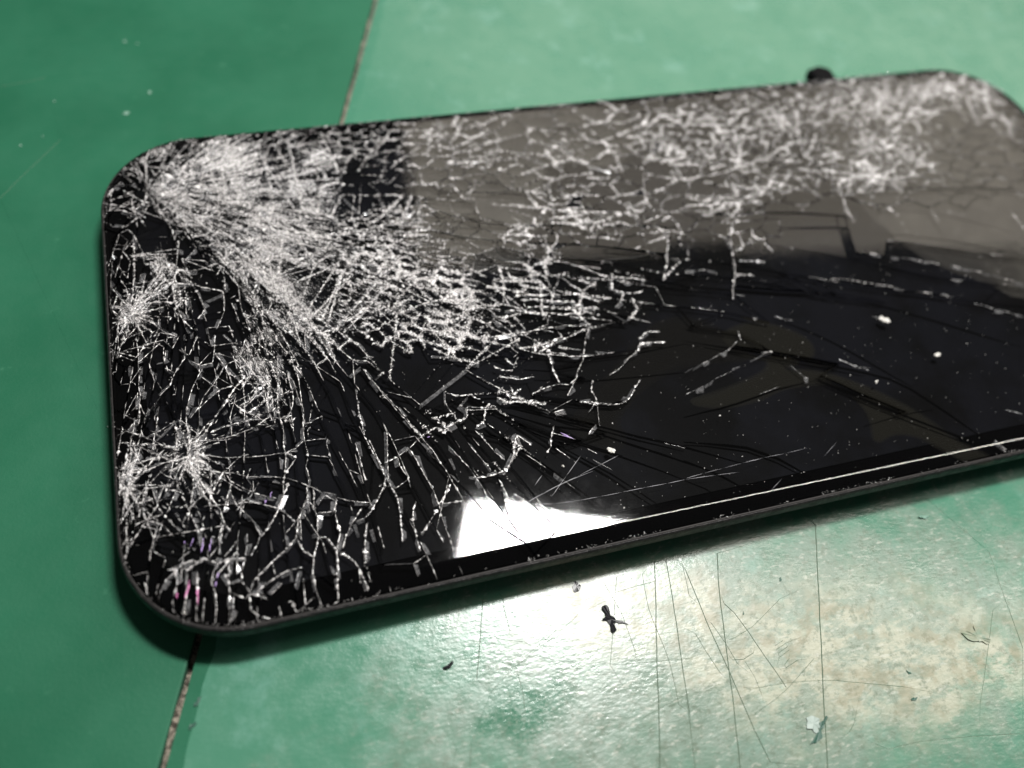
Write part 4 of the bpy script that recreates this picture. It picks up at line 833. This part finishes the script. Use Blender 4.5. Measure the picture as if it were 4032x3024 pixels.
# seam between the mats, from the photo
s0 = at(345+4, 1659, ZM); s1 = at(418, 1390, ZM); s2 = at(740, 262, ZM); s3 = at(811, 0, ZM)
k_ = (s3-s0)/np.hypot(*(s3-s0)); nrm = np.array([k_[1], -k_[0]])         # towards the right mat
print('seam', s0, s1, s2, s3, 'line dev', [(q-s0)@nrm for q in (s1, s2)])
def seam_edge(side, t):                                                  # wavy cut edge
    w_ = 0.42+0.10*(fbm(t*0.25, t*0+side*7, 1)-.5)
    return s0+np.outer(t, k_)+nrm*((side*w_)+(fbm(t*.03, t*0+3, 1)-.5)*.5*0+0)[:, None] if np.ndim(w_) else None
ts = np.concatenate([np.linspace(-200, -12, 10), np.arange(-10, 190, 1.3), np.linspace(200, 800, 12)])
def mat_mesh(name, side, far, mat, grooves):
    e = seam_edge(side, ts)
    outer = [s0+k_*ts[-1]+nrm*far*side, s0+k_*ts[0]+nrm*far*side]
    P = [Vector(q) for q in e]+[Vector(q) for q in outer]; n_ = len(P); E_ = [(i, (i+1) % n_) for i in range(n_)]
    # bevelled lip along the seam
    lip = seam_edge(side, ts)+nrm*side*(1.5 if side > 0 else 0.22)+nrm*((fbm(ts*.35, ts*0+11, 1)-.5)*(.9 if side > 0 else 0))[:, None]
    i0 = len(P); P += [Vector(q) for q in lip[3:-3]]; E_ += [(i, i+1) for i in range(i0, len(P)-1)]
    for q, w_, dp in grooves:
        d = np.gradient(q, axis=0); d /= np.linalg.norm(d, axis=1, keepdims=True)+1e-9; nn = np.column_stack([-d[:, 1], d[:, 0]])
        for s_ in (-1, 0, 1):
            i0 = len(P); P += [Vector(r) for r in q+nn*w_*s_]; E_ += [(i, i+1) for i in range(i0, len(P)-1)]
    vo, eo, fo, *_ = delaunay_2d_cdt(P, E_, [], 0, 1e-4, False)
    V = np.array([(v.x, v.y) for v in vo]); F = np.array([f for f in fo]); cen = V[F].mean(1)
    # keep this side of the seam
    tt = (cen-s0)@k_; dd = ((cen-s0)@nrm)*side; F = F[dd > 0.36]
    z = np.full(len(V), ZM)
    dv = np.abs((V-s0)@nrm); z = np.where(dv < 0.52, ZM-0.10, z)
    fm = np.zeros(len(F), int); cen = V[F].mean(1)
    if side > 0: fm[((cen-s0)@nrm < 0.36+1.2) & ((V[F]-s0)@nrm).min(1).__lt__(0.9)] = 3; fm[((cen-s0)@k_) > 60] = 0  # lower seam lip painted the darker green, without the sheen
    for q, w_, dp in grooves:
        a, b_ = q[:-1], q[1:]
        def dist(X):
            ab = b_-a; t = np.clip(((X[:, None]-a)*ab).sum(-1)/(ab**2).sum(-1), 0, 1); return np.linalg.norm(X[:, None]-(a+ab*t[..., None]), axis=-1).min(1)
        dV = dist(V); z = np.minimum(z, ZM-dp*np.clip(1-dV/w_, 0, 1)); fm[dist(cen) < w_*0.8] = 1
    Vt = np.column_stack([V, z]); tr_ = V[F]; cw = ((tr_[:, 1, 0]-tr_[:, 0, 0])*(tr_[:, 2, 1]-tr_[:, 0, 1])-(tr_[:, 2, 0]-tr_[:, 0, 0])*(tr_[:, 1, 1]-tr_[:, 0, 1])) < 0
    F[cw] = F[cw][:, [0, 2, 1]]
    n_ = len(e); base = len(Vt); Vt = np.vstack([Vt, np.column_stack([e, np.full(n_, ZM-0.10)]), np.column_stack([e, np.full(n_, -LIFT+.01)])])
    Fs = [tuple(f) for f in F]
    for i in range(n_-1): Fs.append((base+i, base+i+1, base+n_+i+1, base+n_+i) if side < 0 else (base+i+1, base+i, base+n_+i, base+n_+i+1))
    fm = np.concatenate([fm, np.full(n_-1, 2)])
    return mesh_obj(name, Vt, Fs, mat, None, False, [mat, m_cut, m_matcore, m_matL], fm)
def gr(ox, oy, s, items):
    out = []
    for w_, dp, p in items:
        q = at4(*np.array(T(ox, oy, s, p), float).T, ZM); r_ = [q[0]]
        for i in range(len(q)-1):
            k = max(1, int(np.hypot(*(q[i+1]-q[i]))/1.5))
            p0 = q[i-1] if i else q[i]*2-q[i+1]; p1 = q[i]; p2 = q[i+1]; p3 = q[i+2] if i+2 < len(q) else q[i+1]*2-q[i]
            for j in range(1, k+1):
                t = j/k; r_.append(0.5*((2*p1)+(-p0+p2)*t+(2*p0-5*p1+4*p2-p3)*t*t+(-p0+3*p1-3*p2+p3)*t**3)+rng.normal(0, .02, 2))
        out.append((np.array(r_), w_*.62, dp*.62))
    return out
GR = gr(1400, 2000, .6173, [(.07,.1,[(812,580),(800,760),(775,1090)]),(.05,.06,[(940,620),(985,790)]),(.09,.14,[(1905,340),(1915,560),(1920,900),(1935,1300),(1940,1659)]),(.08,.12,[(1978,330),(2020,560),(2090,1050),(2132,1300)]),
 (.05,.06,[(1580,470),(1700,680),(1790,940)]),(.05,.06,[(1665,440),(1640,800),(1625,1000)]),(.05,.07,[(1830,420),(1870,640),(2000,980),(2060,1250)]),(.05,.06,[(1080,950),(1280,780)]),(.05,.05,[(840,825),(950,840),(1080,855)]),
 (.04,.05,[(1650,540),(1900,470)]),(.05,.05,[(1140,940),(1270,970)]),(.04,.04,[(1420,680),(1300,790),(990,1040),(860,1180)]),(.04,.05,[(940,570),(960,700)]),(.05,.06,[(2085,360),(2110,470),(2130,560)]),(.04,.04,[(1700,1000),(2130,960)]),(.04,.04,[(1830,1340),(2130,1180)]),
 (.05,.05,[(1035,1060),(1070,1190),(1080,1300)]),(.05,.05,[(735,1510),(730,1659)]),(.04,.05,[(640,1540),(620,1659)])])
GR += gr(2700, 2000, .6173, [(.09,.13,[(200,290),(215,540),(250,830),(275,1030),(310,1300),(345,1659)]),(.10,.15,[(828,110),(840,400),(860,780),(875,1120),(890,1400),(905,1659)]),(.08,.1,[(0,400),(90,620),(180,830),(280,1050),(360,1230),(440,1420),(540,1620)]),
 (.07,.09,[(245,610),(310,670),(400,790),(500,940),(640,1140)]),(.05,.06,[(60,800),(130,920),(220,1050)]),(.05,.06,[(640,1020),(710,970)]),(.05,.05,[(630,1000),(660,960)]),(.04,.05,[(440,1320),(640,1160),(820,960)]),(.04,.04,[(290,840),(420,760),(600,580)]),
 (.05,.06,[(0,1200),(40,1480),(60,1659)]),(.06,.08,[(1935,280),(2000,480),(2080,700),(2150,890)]),(.05,.05,[(1960,650),(1930,880),(1900,1100),(1880,1240)]),(.05,.05,[(960,1100),(1200,1125),(1400,1140)]),(.06,.08,[(300,970),(370,965),(430,925)]),
 (.04,.05,[(570,880),(620,845)]),(.04,.05,[(580,905),(640,860)]),(.04,.05,[(590,930),(650,885)]),(.04,.05,[(600,950),(660,910)]),(.05,.07,[(1045,1430),(1075,1370)]),(.04,.04,[(450,1150),(700,1110),(960,1100)]),(.04,.04,[(1290,1540),(1500,1490),(1950,1450),(2150,1440)]),
 (.05,.06,[(160,730),(250,860),(330,990)]),(.04,.05,[(380,980),(440,1080),(480,1180)])])
mR = mat_mesh('green_work_mat', 1, 700, m_matR, GR); tag(mR, 'worn green rubber mat, painted paler for its sheen, with knife scratches and lamp glare, right of the seam', 'mat', 'green work mats')
GL = gr(0, 0, .7233, [(.04,.04,[(0,470),(120,450),(250,420)]),(.04,.04,[(0,1080),(120,960),(330,760)])])
mL = mat_mesh('green_work_mat', -1, 700, m_matL, GL); tag(mL, 'smooth darker green rubber mat left of the seam, under the corner of the phone', 'mat', 'green work mats')
# grit in the seam
nG = 1600; t = rng.uniform(-12, 190, nG); o_ = rng.uniform(-.36, .36, nG); P_ = s0+np.outer(t, k_)+np.outer(o_, nrm); sz = rng.uniform(.04, .16, nG)
V, F = [], []
for i in range(nG):
    b0 = len(V); z0 = -LIFT+.03+(vnoise(t[i], 0, .5)*1.2+.3)
    for dx, dy, dz in ((1, 0, 0), (-.6, .8, 0), (-.6, -.8, 0), (0, 0, 1.1)):
        V.append((P_[i, 0]+dx*sz[i], P_[i, 1]+dy*sz[i], z0+dz*sz[i]))
    F += [(b0, b0+1, b0+3), (b0+1, b0+2, b0+3), (b0+2, b0, b0+3)]
# packed bed the grit lies in
tb = np.arange(-12, 190, .8); n_ = len(tb); zb = -LIFT+.35+vnoise(tb, tb*0, .5)*1.2; lft = s0+np.outer(tb, k_)-nrm*.5; rgt = s0+np.outer(tb, k_)+nrm*.5; b0 = len(V)
V += [(*q, z) for q, z in zip(lft, zb)]+[(*q, z) for q, z in zip(rgt, zb)]; nf = len(F); F += [(b0+i, b0+n_+i, b0+n_+i+1, b0+i+1) for i in range(n_-1)]
o = mesh_obj('seam_grit', V, F, None, None, False, [m_crumb, m_grit], [0]*nf+[1]*(len(F)-nf)); o['kind'] = 'stuff'

# ------------------------------------------------------------------ debris
def flake(name, outline, ox, oy, s, thick, mat, label, cat, z=ZM, group=None, curl=0.25, plane=None):
    P = at4(*np.array(T(ox, oy, s, outline), float).T, z if plane is None else plane); c_ = P.mean(0)
    P2 = []
    for i in range(len(P)):
        a, b_ = P[i], P[(i+1) % len(P)]; ln = np.hypot(*(b_-a))
        P2 += [a, a+(b_-a)*.33+rng.normal(0, .09, 2)*ln, a+(b_-a)*.67+rng.normal(0, .09, 2)*ln]
    P = np.array(P2); n_ = len(P)
    lift = 0.02+curl*rng.random(n_)
    V = [(*c_, z+thick+curl*.3)]+[(*q, z+l+thick*.6) for q, l in zip(P, lift)]+[(*q, z+l*0.9) for q, l in zip(P, lift)]+[(*c_, z+0.005)]
    F = []
    for i in range(n_):
        j = (i+1) % n_; F += [(0, 1+i, 1+j), (1+i, 1+n_+i, 1+n_+j, 1+j), (2*n_+1, 1+n_+j, 1+n_+i)]
    o = mesh_obj(name, V, F, mat)
    return tag(o, label, cat, group)
c4 = (1400, 2000, .6173)
flake('black_flake', [(1570,630),(1600,625),(1620,680),(1650,705),(1740,745),(1660,730),(1640,745),(1665,780),(1645,800),(1600,720),(1570,715),(1595,690)], *c4, .12, m_flake, 'largest black forked flake on the glaring mat below the phone', 'flake', group='black debris on the mat')
flake('black_flake', [(555,1030),(590,1000),(615,975),(625,990),(610,1015),(580,1030)], *c4, .12, m_flake, 'small black flake on the mat left of the glare', 'flake', group='black debris on the mat')
flake('black_flake', [(1380,500),(1400,465),(1420,480),(1440,500),(1425,530),(1400,540)], *c4, .05, m_flake, 'black smudge of debris right at the shadow edge under the phone', 'flake', group='black debris on the mat', curl=.05)
c7 = (300, 2200, .4973)
flake('dark_crumb', [(930,1160),(960,1120),(1005,1075),(985,1110),(965,1165),(945,1170)], *c7, .05, m_smudge, 'upper of two dark green scrapes beside the seam', 'scrap', group='dark scrapes by the seam', curl=.08)
flake('dark_crumb', [(890,1340),(905,1310),(955,1295),(940,1330),(900,1360)], *c7, .05, m_smudge, 'lower of two dark green scrapes beside the seam', 'scrap', group='dark scrapes by the seam', curl=.08)
c5 = (2700, 2000, .6173)
flake('torn_mat_flap', [(765,1340),(800,1325),(850,1345),(855,1400),(830,1440),(770,1410)], *c5, .10, m_flap, 'white torn flap on the mat at the lower end of a long cut', 'scrap', curl=.12)
flake('dark_crumb', [(850,1370),(895,1325),(905,1335),(880,1400),(840,1490),(790,1510),(830,1450),(850,1410)], *c5, .06, m_smudge, 'dark green tear beside the white flap on the mat', 'scrap', curl=.1)
flake('peeled_mat_curl', [(1755,800),(1800,790),(1900,770),(1940,840),(1935,865),(1870,855),(1820,850)], *c5, .10, m_matR, 'raised green curl peeled from the mat near the right edge', 'scrap', curl=.12)
for q, lb in (([(598,450),(605,440),(610,465),(600,470)], 'dark speck on the mat just under the shadow'), ([(363,680),(368,655),(372,680)], 'tiny dark speck left of the long cuts'), ([(1405,1035),(1440,1055),(1420,1060)], 'dark speck in the brightest patch of glare'), ([(1435,1220),(1475,1205),(1470,1225),(1440,1230)], 'brown crumb near the lower right of the mat')):
    flake('dark_speck', q, *c5, .06, m_smudge, lb, 'speck', group='dark specks on the mat', curl=.05)
flake('pale_chip', [(1480,60),(1500,52),(1545,55),(1540,65),(1500,68)], *c5, .08, m_speck, 'thin pale chip on the mat in front of the phone, far right', 'chip')
c6 = (2700, 1100, .6027)
flake('glass_chip', [(1258,255),(1275,245),(1330,280),(1310,295),(1280,285)], *c6, .35, m_chip, 'largest white glass chip on the dark right side of the screen', 'chip', z=0.03, group='glass chips on the screen')
flake('glass_chip', [(1612,500),(1640,485),(1658,495),(1635,515)], *c6, .3, m_chip, 'second white glass chip on the screen, nearer the right edge', 'chip', z=0.03, group='glass chips on the screen')
flake('glass_chip', [(1228,675),(1240,665),(1253,672),(1240,684)], *c6, .2, m_chip, 'small white chip on the screen below the two larger ones', 'chip', z=0.03, group='glass chips on the screen')
c1 = (1400, 1200, .5877)
flake('glass_chip', [(1680,968),(1710,965),(1740,985),(1720,998),(1690,990)], *c1, .3, m_chip, 'white chip on the screen above the lamp reflection', 'chip', z=0.03, group='glass chips on the screen')
flake('glass_chip', [(1378,1082),(1390,1078),(1400,1088),(1388,1093)], *c1, .2, m_chip, 'small white chip on the screen near the bluish area', 'chip', z=0.03, group='glass chips on the screen')
c0 = (0, 0, .7233)
for q, lb in (([(668,620),(685,608),(708,615),(690,630)], 'largest white speck on the dark green mat above the phone corner'), ([(805,505),(815,495),(826,505),(815,515)], 'round white speck on the dark mat, upper middle'),
              ([(670,225),(685,218),(690,232),(678,234)], 'white speck high on the dark mat, leftmost of its cluster'), ([(740,238),(750,235),(755,243)], 'faint speck high on the dark mat, middle of its cluster'),
              ([(105,793),(113,787),(120,796),(110,800)], 'white speck near the left edge of the picture'), ([(228,743),(235,738),(238,747)], 'tiny white speck on the dark mat, left'),
              ([(290,555),(300,548),(304,558)], 'small white speck on the dark mat, upper left')):
    flake('white_speck', q, *c0, .08, m_speck, lb, 'speck', group='white specks on the dark mat', curl=.05)
flake('white_speck', [(80,965),(90,960),(98,968),(90,977)], 380, 1200, .4973, .1, m_speck, 'white speck on the mat touching the left side of the phone', 'speck', group='white specks on the dark mat', curl=.05)
